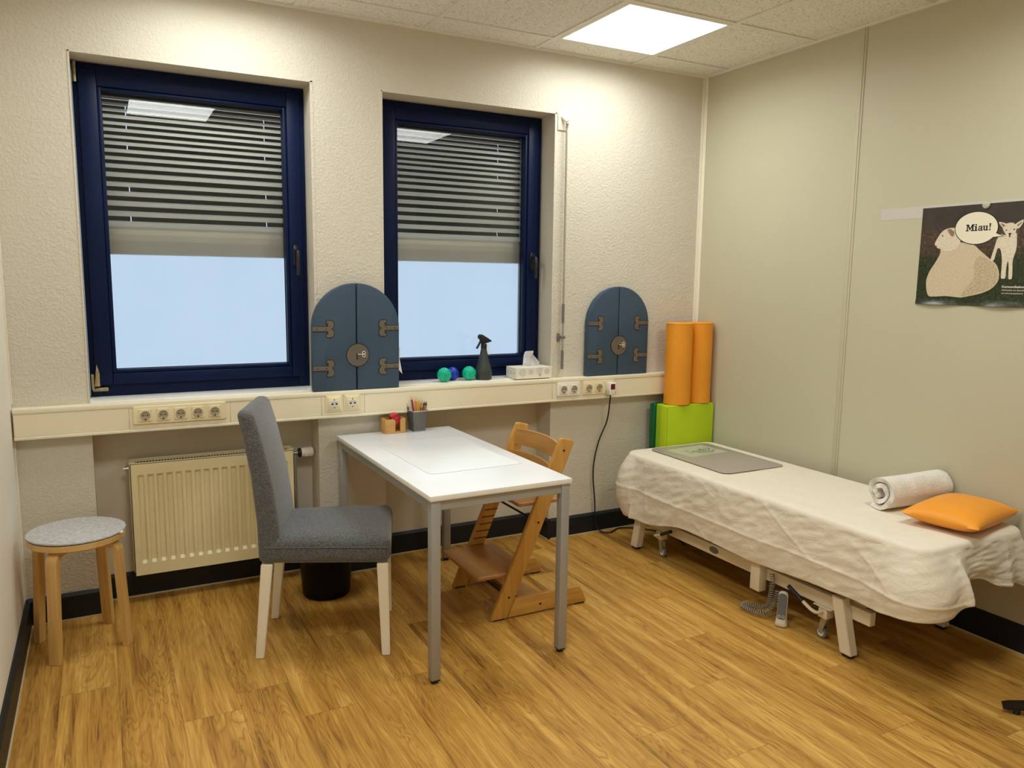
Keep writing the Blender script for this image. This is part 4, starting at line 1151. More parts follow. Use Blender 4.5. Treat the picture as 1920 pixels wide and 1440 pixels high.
# ------------------------------------------------------------------ stepped wooden children's chair
def high_chair():
    r = thing('high_chair', "orange-brown wooden children's step chair tucked under the table", 'high chair', (2.03, -0.636, 0))
    def side(y0, y1):
        up = [(1.786, 0.006), (1.868, 0.006), (2.197, 0.770), (2.192, 0.782), (2.138, 0.797), (2.126, 0.790)]
        bm = BM(); prism(bm, up, 'y', y0, y1, 0.005, 2)
        n = 13
        o = obj('upright', bm, 'beech', r)
        bm = BM()
        yin = y1 if y1 < -0.6 else y0
        s = 1 if y1 < -0.6 else -1
        for k in range(n):      # grooves that hold the boards, on the inner face
            z = 0.17+k*0.034; xm = 1.786+(z/0.79)*0.34+0.041
            lo, hi = sorted((yin, yin+s*0.0007))
            box(bm, (xm-0.034, lo, z-0.0035), (xm+0.036, hi, z+0.0035))
        obj('groove', bm, 'groove_brown', o)
        bm = BM()
        yo = y0 if y1 < -0.6 else y1
        for (x, z) in ((1.874, 0.101), (2.035, 0.042), (2.018, 0.424), (2.143, 0.739)):
            lo, hi = sorted((yo, yo-s*0.0008))
            tube(bm, [(x, lo, z), (x, hi, z)], 0.0055, 12)
        obj('screw', bm, 'black', o)
        bm = BM(); prism(bm, [(1.8705, 0.006), (2.284, 0.006), (2.284, 0.016), (2.250, 0.084), (2.240, 0.088), (1.906, 0.088)], 'y', y0, y1, 0.005, 2)
        b = obj('base_rail', bm, 'beech_rail', r)
        bm = BM()
        for x in (1.83, 2.25): box(bm, (x-0.025, y0+0.003, 0.0003), (x+0.025, y1-0.003, 0.0065), 0.001, 1)
        obj('glide', bm, 'black', b)
    side(-0.857, -0.833); side(-0.441, -0.417)
    yl, yh = -0.832, -0.442
    def plate(x0, x1, z, th, name):
        bm = BM(); prism(bm, rrect(x0, x1, yl-0.0005, yh+0.0005, 0.016), 'z', z-th, z, 0.005, 3); obj(name, bm, 'beech_flat', r)
    plate(1.930, 2.185, 0.515, 0.018, 'seat')
    plate(1.730, 2.000, 0.205, 0.018, 'footplate')
    def slat(z0, z1, dx):
        bm = BM(); n = 16; tb = bmesh.new(); rings = []
        for k in range(n+1):
            t = k/n; y = yl+(yh-yl)*t
            bow = 0.030*(1-(2*t-1)**2)
            xb = 1.786+((z0+z1)/2/0.79)*0.34+dx+bow
            ring = []
            for (ox, oz) in ((-0.006, z0), (0.006, z0), (0.009, z0+0.004), (0.009+0.03*(z1-z0)*4, z1-0.004), (0.006+0.03*(z1-z0)*4, z1), (-0.006+0.03*(z1-z0)*4, z1)):
                ring.append(tb.verts.new((xb+ox, y, oz+(0.006*(1-(2*t-1)**2) if oz > (z0+z1)/2 else 0.004*(1-(2*t-1)**2)))))
            rings.append(ring)
        for p, q in zip(rings, rings[1:]):
            for i in range(6): tb.faces.new((p[i], p[(i+1) % 6], q[(i+1) % 6], q[i]))
        tb.faces.new(list(reversed(rings[0]))); tb.faces.new(rings[-1])
        bmesh.ops.recalc_face_normals(tb, faces=list(tb.faces)); _merge(bm, tb)
        obj('back_slat', bm, 'beech_back', r, sharp=35)
    slat(0.690, 0.766, 0.022); slat(0.592, 0.666, 0.026)
    for (x, z) in ((2.018, 0.424), (1.874, 0.101)):
        bm = BM(); tube(bm, [(x, yl, z), (x, yh, z)], 0.0052, 10); obj('tie_rod', bm, 'black', r)
    bm = BM(); box(bm, (1.985, yl, 0.020), (2.085, yh, 0.038), 0.002); obj('cross_board', bm, 'beech_flat', r)
high_chair()

# ------------------------------------------------------------------ mats and bolsters in the corner
def foam_mat(label, x0, x1, y0, y1, z1, m, mside, seam, group=None):
    r = thing('foam_mat', label, 'foam mat', ((x0+x1)/2, (y0+y1)/2, 0), group=group)
    bm = BM(); box(bm, (x0, y0, 0.001), (x1, y1, z1), 0.008, 3)
    b = obj('padding', bm, m, r)
    if seam:
        bm = BM(); pts = [(x0+0.004, y0+0.002, 0.01), (x0+0.004, y0+0.002, z1-0.006), (x1-0.004, y0+0.002, z1-0.006), (x1-0.004, y0+0.002, 0.01)]
        tube(bm, pts, 0.0026, 6); obj('piping', bm, mside, b)
foam_mat('dark green upright foam mat standing behind the two lime mats', 3.252, 3.592, -0.092, -0.046, 0.763, 'forest', 'forest', False)
foam_mat('lime foam mat standing between the dark green mat and the front lime mat', 3.262, 3.604, -0.150, -0.095, 0.766, 'lime_side', 'lime_side', False, 'lime foam mats in the corner')
foam_mat('front lime green foam mat standing behind the head of the couch', 3.248, 3.606, -0.216, -0.153, 0.768, 'lime', 'lime_side', True, 'lime foam mats in the corner')
def bolster(label, x, y, z, rad, h):
    r = thing('bolster', label, 'bolster', (x, y, z), group='orange bolsters standing on the mats')
    bm = BM(); lathe(bm, [(0, 0), (rad-0.004, 0), (rad, 0.004), (rad, h-0.004), (rad-0.005, h), (0, h+0.001)], 56); b = obj('cover', bm, 'orange_vinyl', r, world=False, sharp=30)
    bm = BM()
    for zz in (0.004, h-0.004): tube(bm, [(rad*math.cos(q), rad*math.sin(q), zz) for q in [2*PI*k/56 for k in range(57)]], 0.0018, 6)
    obj('piping', bm, 'orange_vinyl', b, world=False)
bolster('orange upright bolster standing on the lime mat, nearer the camera', 3.3705, -0.150, 0.7685, 0.0785, 0.483)
bolster('orange upright bolster standing on the lime mat, half hidden next to the wall', 3.5325, -0.1425, 0.7685, 0.0785, 0.483)

# ------------------------------------------------------------------ treatment couch
CX0, CX1, CY0, CY1, CZT = 2.925, 3.558, -2.075, -0.248, 0.540
def couch():
    r = thing('treatment_couch', 'cream metal framed treatment couch on splayed legs along the right wall', 'treatment couch', (3.24, -1.15, 0))
    bm = BM(); prism(bm, rrect(CX0+0.004, CX1-0.004, CY0+0.004, CY1-0.004, 0.07), 'z', CZT-0.075, CZT-0.003, 0.02, 4); obj('mattress', bm, 'couch_pad', r)
    bm = BM(); box(bm, (CX0+0.05, CY0+0.05, CZT-0.095), (CX1-0.05, CY1-0.05, CZT-0.0755)); obj('deck', bm, 'couch_frame', r)
    xr0, xr1 = 2.968, 3.520
    bm = BM()
    for x in (xr0, xr1-0.03): box(bm, (x, -1.842, 0.150), (x+0.032, -0.335, 0.205), 0.002)
    for y in (-1.70, -0.44): box(bm, (xr0+0.033, y-0.02, 0.155), (xr1-0.031, y+0.02, 0.200), 0.002)
    obj('base_frame', bm, 'couch_frame', r)
    # lifting scissor under the deck
    bm = BM()
    for y0, y1, x in ((-1.55, -0.60, 3.12), (-0.60, -1.55, 3.36)):
        sweep(bm, [(x, y0, 0.19), (x, y1, CZT-0.10)], [(-0.015, -0.02), (0.015, -0.02), (0.015, 0.02), (-0.015, 0.02)])
    tube(bm, [(3.24, -1.35, 0.18), (3.24, -0.75, 0.36)], 0.028, 14); box(bm, (3.14, -1.5, 0.16), (3.34, -1.25, 0.25), 0.01)
    obj('lifting_gear', bm, 'couch_frame', r)
    def leg(x0, x1, yt, yb):
        bm = BM(); tb = bmesh.new(); bmesh.ops.create_cube(tb, size=1.0)
        for v in tb.verts:
            yc = yt if v.co.z > 0 else yb
            v.co = Vector((x0 if v.co.x < 0 else x1, yc+v.co.y*0.054, 0.235 if v.co.z > 0 else 0.013))
        bmesh.ops.bevel(tb, geom=list(tb.edges), offset=0.0025, segments=2, affect='EDGES'); _merge(bm, tb)
        l = obj('leg', bm, 'couch_frame', r)
        bm = BM(); prism(bm, rrect(x0+0.004, x1-0.004, yb-0.022, yb+0.022, 0.008), 'z', 0.0003, 0.0132, 0.002); obj('foot_cap', bm, 'black', l)
    for x0, x1 in ((2.925, 2.9675), (3.5225, 3.565)):
        leg(x0, x1, -1.715, -1.772); leg(x0, x1, -0.405, -0.360)
    bm = BM(); box(bm, (2.922, -1.302, 0.100), (2.967, -1.246, 0.30), 0.002); obj('centre_post', bm, 'couch_frame', r)
    bm = BM(); lathe(bm, [(0.020, 0), (0.020, 0.002), (0, 0.0025)], 24, 0, T(2.9678, -0.955, 0.178) @ RZ(0) @ RY(-PI/2) @ Matrix.Diagonal((0.8, 1.6, 1, 1))); obj('badge', bm, 'remote_grey', r)
    def castor(x, y, s):
        bm = BM()
        box(bm, (x-0.022, y-0.022, 0.098), (x+0.022, y+0.022, 0.149), 0.002); box(bm, (x-0.03, y-0.045, 0.1455), (x+0.03, y+0.045, 0.1495), 0.001, 1)
        c = obj('castor', bm, 'couch_frame', r)
        bm = BM(); lathe(bm, [(0.017, 0.086), (0.019, 0.092), (0.019, 0.098)], 20, 0, T(x, y, 0))
        for dx in (-0.013, 0.011): prism(bm, [(y+s*0.016, 0.088), (y-s*0.012, 0.088), (y+s*0.004, 0.026), (y+s*0.024, 0.026)], 'x', x+dx, x+dx+0.002)
        obj('fork', bm, 'steel', c)
        bm = BM(); lathe(bm, [(0, -0.0085), (0.018, -0.0085), (0.025, -0.006), (0.026, 0), (0.025, 0.006), (0.018, 0.0085), (0, 0.0085)], 28, 0, T(x, y+s*0.014, 0.0265) @ RY(PI/2))
        lathe(bm, [(0.010, -0.0094), (0.016, -0.0094), (0.016, 0.0094), (0.010, 0.0094)], 24, 1, T(x, y+s*0.014, 0.0265) @ RY(PI/2))
        obj('wheel', bm, ['grip', 'label'], c)
        bm = BM(); tube(bm, catmull([(x-0.022, y, 0.128), (x-0.050, y+0.005*s, 0.126), (x-0.060, y+s*0.03, 0.134), (x-0.062, y+s*0.075, 0.155)], 5), 0.0075, 10)
        l = obj('brake_lever', bm, 'couch_frame', c)
        bm = BM(); tube(bm, [(x-0.062, y+s*0.070, 0.152), (x-0.064, y+s*0.150, 0.192)], 0.0095, 10); obj('grip', bm, 'black', l)
    castor(2.985, -1.620, 1); castor(2.995, -0.520, -1)
couch()

# cotton sheet draped over the couch
def sheet():
    R_ = 0.075
    x0, x1, y0, y1 = CX0-0.004, CX1+0.004, CY0-0.004, CY1+0.004
    # outline, starting mid back side, running to the far end, front side, near end
    per = []
    step = 0.0075
    def line(p, q):
        n = max(2, int((Vector(q)-Vector(p)).length/step))
        for k in range(n): per.append((Vector(p).lerp(Vector(q), k/n), None))
    def arc(cx, cy, a0, a1):
        n = 14
        for k in range(n):
            a = math.radians(a0+(a1-a0)*k/n); per.append((Vector((cx+R_*math.cos(a), cy+R_*math.sin(a))), None))
    line((x1, y0+R_), (x1, y1-R_)); arc(x1-R_, y1-R_, 0, 90); line((x1-R_, y1), (x0+R_, y1)); arc(x0+R_, y1-R_, 90, 180)
    line((x0, y1-R_), (x0, y0+R_)); arc(x0+R_, y0+R_, 180, 270); line((x0+R_, y0), (x1-R_, y0)); arc(x1-R_, y0+R_, 270, 360)
    P = [p for p, _ in per]; n = len(P)
    Nn = []
    for i in range(n):
        d = (P[(i+1) % n]-P[i-1]).normalized(); Nn.append(Vector((-d.y, d.x)) if False else Vector((d.y, -d.x)))
    cen = Vector(((x0+x1)/2, (y0+y1)/2))
    for i in range(n):
        if Nn[i].dot(P[i]-cen) < 0: Nn[i] = -Nn[i]
    def sm(a, b, t):
        t = min(1, max(0, (t-a)/(b-a))); return t*t*(3-2*t)
    def info(p):
        """drop length and outward flare for a point of the outline"""
        front = p.x < x0+R_
        if p.x > x1-0.002 : L, fl = 0.22, 0.0
        elif p.y > y1-0.002 and p.x > x0+R_: L, fl = 0.30+0.06*sm(x1, x0, p.x), 0.008
        elif p.y < y0+0.002:
            t = sm(x0+0.02, x0+0.26, p.x)
            L = 0.248-0.10*t + 0.05*sm(3.24, 3.36, p.x); fl = 0.075*(1-t)+0.012
        else:
            t = (y1-p.y)/(y1-y0)
            L = 0.362-0.012*sm(0, .1, t)-0.052*sm(.12, .30, t)-0.022*sm(.55, .9, t)-0.028*sm(.9, 1.0, t)
            fl = 0.022+0.045*sm(0.10, 0.0, t)+0.055*sm(0.86, 1.0, t)
        return L, fl
    bm = BM()
    # flat top rings
    rings = []
    top_steps = 14
    def topz(x, y): return 0.0025*noise.noise((x*5, y*4, 0.4)) + 0.0016*noise.noise((x*14, y*9, 2.4))
    hx = (x1-x0)/2
    core0, core1 = cen.y-(y1-y0)/2+hx, cen.y+(y1-y0)/2-hx
    for k in range(top_steps+1):
        s = k/top_steps
        ring = []
        for i in range(n):
            core = Vector((cen.x, min(core1, max(core0, P[i].y))))
            p = core.lerp(P[i]-Nn[i]*0.022, s)
            ring.append((p.x, p.y, CZT+0.001+max(0, topz(p.x, p.y))*(1 if s < 1 else 0.5)))
        rings.append(ring)
    for a in (30, 60, 90):
        q = math.radians(a)
        rings.append([((P[i]-Nn[i]*(0.022*(1-math.sin(q)))).x, (P[i]-Nn[i]*(0.022*(1-math.sin(q)))).y, CZT+0.001-0.022*(1-math.cos(q))) for i in range(n)])
    drops = 60
    arcl = [0.0]
    for i in range(1, n): arcl.append(arcl[-1]+(P[i]-P[i-1]).length)
    LF = [info(p) for p in P]
    for _ in range(3):
        LF = [tuple(sum(LF[(i+d) % n][c] for d in range(-3, 4))/7 for c in (0, 1)) for i in range(n)]
    for j in range(1, drops+1):
        h = j/drops; ring = []
        for i in range(n):
            L, fl = LF[i]
            s = arcl[i]; z = CZT-0.021-(L-0.021)*h
            back = 0.0 if P[i].x > x1-0.01 else (0.35 if P[i].y > y1-0.01 and P[i].x > 3.15 else 1.0)
            off = fl*(math.sin(min(1, h*1.05)*PI*0.55))
            if P[i].y > y1-0.12 and P[i].x < x0+0.25:
                off = fl*1.05*math.sin(PI*min(1.0, h*0.92))**0.8
            off += back*(0.010*h*noise.noise((s*3.2, h*1.2, 0.0)) + 0.006*h*noise.noise((s*8.0+h*1.6, h*2.0, 3.3)) + 0.0035*noise.noise((s*17+h*5, h*8, 9.0)))
            # sharp ironing creases: a long horizontal one and several vertical ones
            if back:
                off += 0.0055*math.exp(-abs(z-(0.350+0.014*noise.noise((s*1.5, 0, 0))))/0.0065)
                for cs_ in (0.19, 0.46, 0.74, 1.03, 1.33, 1.62, 1.91):
                    sx = s-(1.84+0.63)-(cs_-0.09)
                    off += 0.007*math.exp(-abs(sx+0.12*(h-.5)*noise.noise((cs_*7, 0, 0)))/0.0065)*(0.35+0.65*max(0, noise.noise((cs_*5, h*2.5, 1.0))+0.4))
            if P[i].y < y0+0.03:      # deep folded-back pleat beside the near corner
                off += 0.060*h**0.8*math.exp(-abs(P[i].x-3.075)/0.030) - 0.012*h*math.exp(-((P[i].x-3.17)/0.05)**2)
                off += 0.035*h*math.exp(-abs(P[i].x-3.40)/0.045)
            dg = (s*0.9+z*1.6) % 0.37       # slanting drag lines
            off += 0.0035*math.exp(-abs(dg-0.18)/0.012)*back*max(0, noise.noise((s*2.1, z*6, 6.0))+0.35)
            off = max(off, -0.004)
            p = P[i]+Nn[i]*off
            if p.x > 3.612: p.x = 3.612
            ring.append((p.x, p.y, z+0.007*h*noise.noise((s*4.0, 7.7, 0.0))))
        rings.append(ring)
    V = [[bm.verts.new(p) for p in ring] for ring in rings]
    for a, b in zip(V, V[1:]):
        for i in range(n): bm.faces.new((a[i], a[(i+1) % n], b[(i+1) % n], b[i]))
    bmesh.ops.remove_doubles(bm, verts=bm.verts, dist=1e-4)
    bmesh.ops.recalc_face_normals(bm, faces=list(bm.faces))
    for f in bm.faces: f.smooth = True
    o = obj('bed_sheet', bm, 'sheet', None, sharp=75)
    tag(o, 'creased cream cotton sheet draped over the treatment couch', 'sheet')
    md = o.modifiers.new('thickness', 'SOLIDIFY'); md.thickness = 0.0012; md.offset = 1
sheet()

TOPZ = CZT+0.0062
def couch_pad():
    r = thing('desk_pad', 'grey rounded desk pad with a horse drawing under it at the couch head end', 'desk pad', (3.262, -0.612, TOPZ), (0, 0, -0.012))
    bm = BM(); prism(bm, rrect(-0.208, 0.208, -0.312, 0.312, 0.042, 8), 'z', 0, 0.003, 0.001, 2); obj('pad', bm, 'pad_grey', r, world=False)
    bm = BM(); box(bm, (-0.115, 0.055, 0.0030), (0.165, 0.255, 0.0033), mat=RZ(0.10)); p = obj('drawing_sheet', bm, 'paper_green', r, world=False)
    bm = BM(); z = 0.0037; c = Vector((0.045, 0.135, z))
    def st(pts, rr=0.0012): tube(bm, catmull([c+Vector((a, b, 0)) for a, b in pts], 5), rr, 5)
    st([(-0.075, 0.010), (-0.05, -0.020), (0.0, -0.034), (0.05, -0.022), (0.075, 0.014)], 0.002)      # rocker
    st([(-0.045, 0.012), (-0.02, 0.022), (0.02, 0.018), (0.04, 0.030), (0.055, 0.055), (0.068, 0.050), (0.074, 0.036), (0.060, 0.034), (0.045, 0.010), (0.02, -0.004), (-0.03, -0.002), (-0.045, 0.012)], 0.0016)
    st([(-0.03, -0.002), (-0.045, -0.022)]); st([(0.03, 0.0), (0.05, -0.022)]); st([(-0.045, 0.012), (-0.07, 0.02), (-0.08, 0.0)])
    st([(0.02, 0.018), (0.03, 0.045), (0.05, 0.062)]); st([(-0.01, 0.02), (0.0, 0.05), (0.012, 0.02)], 0.0022)
    st([(-0.11, 0.02), (-0.095, 0.045), (-0.09, 0.02)]); st([(-0.12, -0.01), (-0.09, -0.012)]); st([(0.09, 0.02), (0.11, 0.03)])
    obj('drawing', bm, 'ink', p, world=False)
couch_pad()

def towel():
    r = thing('rolled_towel', 'rolled white terry towel lying behind the orange pillow on the couch', 'towel', (3.228, -1.648, TOPZ), (0, 0, math.radians(-3.0)))
    tb = bmesh.new(); n = 150; turns = 2.1; th = 0.021
    L = 0.372; nl = 26
    prof_o, prof_i = [], []     # rolled so that the loose end lies underneath
    for k in range(n+1):
        t = k/n; a = 2*PI*turns*t - 1.675
        rad = 0.024+(0.080-0.024)*t
        rad *= 1+0.05*noise.noise((math.cos(a)*1.5, math.sin(a)*1.5, t*2))
        prof_o.append((a, rad)); prof_i.append((a, rad-th*0.92))
    def pos(a, rad, l):
        y, z = rad*math.cos(a), rad*math.sin(a)
        z = z*0.96
        wob = 1+0.085*noise.noise((l*5, a*0.7, 2.2))
        return Vector((l+0.020*noise.noise((a*0.8, rad*30, 5.0))*(1 if l < 0.05 else (-1 if l > L-0.05 else 0)), y*wob, z*wob))
    prof = prof_o+list(reversed(prof_i))
    rings = [[tb.verts.new(pos(a, rad, L*j/nl)) for a, rad in prof] for j in range(nl+1)]
    m = len(prof)
    for p, q in zip(rings, rings[1:]):
        for i in range(m): tb.faces.new((p[i], p[(i+1) % m], q[(i+1) % m], q[i]))
    for rg, fl in ((rings[0], 0), (rings[-1], 1)):
        for i in range(n):
            f = (rg[i], rg[i+1], rg[m-2-i], rg[m-1-i])
            tb.faces.new(f if fl else tuple(reversed(f)))
    bmesh.ops.recalc_face_normals(tb, faces=list(tb.faces))
    lo = min(v.co.z for v in tb.verts)
    for v in tb.verts:
        v.co.z = max(v.co.z-lo-0.004, 0.0)
    bm = BM(); _merge(bm, tb)
    obj('terry_roll', bm, 'towel', r, world=False, sharp=75)
    tag(r)
towel()

def pillow():
    hw, hl, ht = 0.145, 0.210, 0.056
    r = thing('pillow', 'flat orange pillow lying at the near end of the couch', 'pillow', (3.367, -1.918, TOPZ), (0, 0, math.radians(-80)))
    n = 40
    def surf(sgn):
        V = []
        for i in range(n+1):
            row = []
            for j in range(n+1):
                u, v = -1+2*i/n, -1+2*j/n
                ed = (1-abs(u)**2.6)*(1-abs(v)**2.6)
                t = max(0, ed)**0.55
                pin = 1-0.055*(1-v*v)*abs(u)**4; pin2 = 1-0.055*(1-u*u)*abs(v)**4
                z = 0.040+sgn*ht*t*(1.0 if sgn > 0 else 0.78)+0.003*noise.noise((u*2, v*2, sgn))*t
                z += 0.016*(abs(u*v))**3*(0.4)
                row.append((u*hw*pin, v*hl*pin2, max(0.0, z)))
            V.append(row)
        return V
    bm = BM()
    for sgn in (1, -1):
        G = [[bm.verts.new(p) for p in row] for row in surf(sgn)]
        for i in range(n):
            for j in range(n):
                q = (G[i][j], G[i+1][j], G[i+1][j+1], G[i][j+1])
                bm.faces.new(q if sgn > 0 else tuple(reversed(q)))
    bmesh.ops.remove_doubles(bm, verts=bm.verts, dist=1e-4)
    for f in bm.faces: f.smooth = True
    obj('cushion', bm, 'orange_pillow', r, world=False, sharp=75)
pillow()

# ------------------------------------------------------------------ hand control with coiled cord under the couch
def hand_control():
    r = thing('hand_control', 'grey two-button hand control standing on the floor under the couch, coiled cord attached', 'hand control', (2.917, -1.447, 0))
    bm = BM()
    def rr(w_, h_, t_): return rrect(-w_, w_, -t_, t_, min(w_, t_)*0.8, 5)
    tb = bmesh.new(); rings = []
    for (z, w_, t_) in ((0.001, 0.022, 0.018), (0.003, 0.026, 0.021), (0.012, 0.027, 0.022), (0.022, 0.024, 0.019), (0.040, 0.0215, 0.014), (0.100, 0.021, 0.012), (0.138, 0.021, 0.011), (0.150, 0.018, 0.0095), (0.156, 0.010, 0.006)):
        rings.append([tb.verts.new((p[0], p[1], z)) for p in rr(w_, 0, t_)])
    m = len(rings[0])
    for p, q in zip(rings, rings[1:]):
        for i in range(m): tb.faces.new((p[i], p[(i+1) % m], q[(i+1) % m], q[i]))
    tb.faces.new(list(reversed(rings[0]))); tb.faces.new(rings[-1])
    tb.transform(T(2.917, -1.447, 0) @ RZ(math.radians(-62)) @ RX(math.radians(-4)))
    for v in tb.verts: v.co.z = max(v.co.z, 0.0005)
    _merge(bm, tb); b = obj('casing', bm, 'remote_cream', r, sharp=60)
    m4 = T(2.917, -1.447, 0) @ RZ(math.radians(-62)) @ RX(math.radians(-4))
    bm = BM(); prism(bm, rrect(-0.0175, 0.0175, 0.030, 0.149, 0.015, 6), 'y', -0.0158, -0.0095, 0.001, 1, mat=m4); fpl = obj('keypad', bm, 'remote_grey', r)
    for dx in (-0.0085, 0.0085):
        bm = BM(); tube(bm, [(dx+0.0055*math.cos(q), -0.0162, 0.047+0.0055*math.sin(q)) for q in [2*PI*k/18 for k in range(19)]], 0.001, 5, mat=m4); obj('button', bm, 'label', fpl)
    # coiled cord: out of the frame, down, looped on the floor, back up behind the post
    path = catmull([(2.928, -1.328, 0.205), (2.930, -1.332, 0.16), (2.932, -1.325, 0.10), (2.935, -1.315, 0.055), (2.915, -1.285, 0.035), (2.900, -1.235, 0.026), (2.885, -1.205, 0.022),
                    (2.868, -1.225, 0.022), (2.870, -1.275, 0.022), (2.882, -1.32, 0.024), (2.905, -1.345, 0.04), (2.930, -1.355, 0.09), (2.934, -1.362, 0.135)], 40)
    fine = []
    tot = 0; k = 0
    seg = [0.0]
    for i in range(1, len(path)): seg.append(seg[-1]+(path[i]-path[i-1]).length)
    Ltot = seg[-1]; NP = 1500; j = 0
    for q in range(NP+1):
        s = Ltot*q/NP
        while j < len(path)-2 and seg[j+1] < s: j += 1
        t = (s-seg[j])/max(1e-9, seg[j+1]-seg[j]); p = path[j].lerp(path[j+1], t)
        d = (path[j+1]-path[j]).normalized(); u = d.cross(Vector((0.31, 0.17, 0.93))).normalized(); v = d.cross(u)
        a = 2*PI*s/0.0105
        fine.append(p+(u*math.cos(a)+v*math.sin(a))*0.0095+Vector((0.012, -0.028, 0)))
    bm = BM(); tube(bm, fine, 0.0024, 5); obj('coiled_cord', bm, 'cord', r, sharp=80)
hand_control()

# ------------------------------------------------------------------ poster on the right wall
def poster():
    X = W-0.0008
    bm = BM(); box(bm, (W-0.0008, -2.6, 1.790), (W-0.0001, -1.262, 1.841)); o = obj('magnetic_strip', bm, 'tape'); tag(o, 'long pale metal strip fixed on the right wall behind the poster', 'metal strip')
    yl, z0, z1, wid = -1.474, 1.408, 1.831, 0.594
    r = thing('poster', 'photo poster of a sheep and a lamb saying Miau! on the right wall', 'poster', (W-0.0016, yl, z0))
    # local: x into the wall is +, y runs along the wall (negative to the right), z up
    bm = BM(); nu, nv = 40, 24
    nv = 60
    grids = []
    for dx in (0.0, 0.0003):
        G = []
        for i in range(nu+1):
            row = []
            for j in range(nv+1):
                u, v = i/nu, j/nv
                wave = max(0, 1-v/0.06)**1.5*(0.006+0.005*math.sin(u*PI*4.2-0.5))
                row.append(bm.verts.new((-wave-0.0004+dx, -u*wid, v*(z1-z0))))
            G.append(row)
        grids.append(G)
    A, B = grids
    for i in range(nu):
        for j in range(nv):
            bm.faces.new((A[i][j], A[i][j+1], A[i+1][j+1], A[i+1][j])); bm.faces.new((B[i][j], B[i+1][j], B[i+1][j+1], B[i][j+1]))
    for i in range(nu):
        for j in (0, nv): bm.faces.new((A[i][j], A[i+1][j], B[i+1][j], B[i][j]))
    for j in range(nv):
        for i in (0, nu): bm.faces.new((A[i][j], A[i][j+1], B[i][j+1], B[i][j]))
    for f in bm.faces: f.smooth = True; f.material_index = 0
    # printed shapes: (u mm from left, z mm from bottom)
    def S(u, v): return (-u/1000*1.0, v/1000*1.0)
    lay = [0]
    def shape(pts, mi, close_smooth=True):
        lay[0] += 1; x = -0.0006-0.00006*lay[0]
        tb = bmesh.new()
        pp = [Vector((*S(*p), 0)) for p in pts]
        if close_smooth:
            N_ = len(pp); out = []
            for k in range(N_):
                p0, p1, p2, p3 = pp[k-1], pp[k], pp[(k+1) % N_], pp[(k+2) % N_]
                for q in range(5):
                    t = q/5; out.append(0.5*((2*p1)+(-p0+p2)*t+(2*p0-5*p1+4*p2-p3)*t*t+(-p0+3*p1-3*p2+p3)*t**3))
            pp = out
        vs = [tb.verts.new((x, p.x, p.y)) for p in pp]
        f = tb.faces.new(vs); f.normal_update()
        if f.normal.x > 0: bmesh.ops.reverse_faces(tb, faces=[f])
        bmesh.ops.triangulate(tb, faces=list(tb.faces))
        _merge(bm, tb, mi, False)
    def ell(cu, cv, a, b, n=40, rot=0): return [(cu+a*math.cos(t)*math.cos(rot)-b*math.sin(t)*math.sin(rot), cv+a*math.cos(t)*math.sin(rot)+b*math.sin(t)*math.cos(rot)) for t in [2*PI*k/n for k in range(n)]]
    # sheep from behind, head turned left
    shape([(57, 40), (43, 95), (53, 140), (78, 183), (97, 220), (99, 243), (108, 262), (160, 271), (238, 257), (272, 232), (314, 198), (346, 171), (360, 135), (357, 102), (332, 72), (288, 52), (222, 36), (200, 34), (140, 38), (92, 35)], 1)
    shape([(208, 38), (233, 82), (256, 120), (252, 165), (264, 205), (299, 199), (343, 167), (356, 122), (340, 82), (282, 55)], 2)
    shape([(104, 238), (96, 243), (85, 246), (73, 255), (69, 267), (78, 286), (94, 311), (114, 326), (146, 331), (170, 323), (185, 280), (170, 245), (135, 232)], 3)
    shape([(122, 322), (134, 327), (152, 315), (154, 298), (146, 294), (135, 302)], 4)
    shape(ell(102, 299, 3.6, 3.0, 10), 5, False); shape([(70, 258), (78, 256), (83, 250), (76, 252)], 5, False)
    # lamb
    shape([(320, 192), (331, 240), (338, 272), (352, 294), (383, 288), (412, 298), (418, 270), (419, 232), (410, 190), (412, 150), (413, 118), (406, 113), (399, 118), (396, 160), (391, 186), (387, 160), (387, 120), (378, 115), (369, 120), (368, 160), (366, 194), (357, 232), (344, 236), (336, 196), (328, 186)], 3)
    shape([(357, 321), (370, 336), (394, 339), (409, 327), (412, 306), (403, 286), (396, 277), (382, 277), (369, 297)], 3)
    shape([(340, 343), (355, 342), (374, 333), (368, 317), (353, 325)], 3); shape([(346, 339), (357, 337), (368, 329), (360, 323)], 4, False)
    shape([(405, 330), (431, 348), (437, 343), (427, 321), (413, 314)], 3); shape([(412, 328), (430, 342), (431, 338), (418, 322)], 4, False)
    shape(ell(373, 310, 3, 2.6, 10), 5, False); shape(ell(404, 312, 3.2, 3, 10), 5, False); shape([(382, 296), (388, 299), (395, 297), (391, 290), (390, 286), (395, 283), (383, 282), (387, 287)], 5, False)
    # speech bubble
    def bubble(g):
        shape(ell(248, 325, 90+g, 66+g, 60, -0.06), 5 if g else 6, False)
        shape([(325-g, 303+g*1.6), (361+g*2.0, 288-g*0.2), (312, 284-g*1.4), (300, 300)], 5 if g else 6, False)
    bubble(3.2); bubble(0)
    # hand-cut slab letters "Miau!"
    x_ = -0.0006-0.00006*(lay[0]+1)
    def bar(u0, v0, u1, v1): box(bm, (x_-0.00005, -u1/1000, v0/1000), (x_, -u0/1000, v1/1000), mi=5)
    def par(pts): prism(bm, [(-p[0]/1000, p[1]/1000) for p in pts], 'x', x_-0.00005, x_, mi=5)
    b0 = 313
    def sh(k): return b0+k
    u = 204
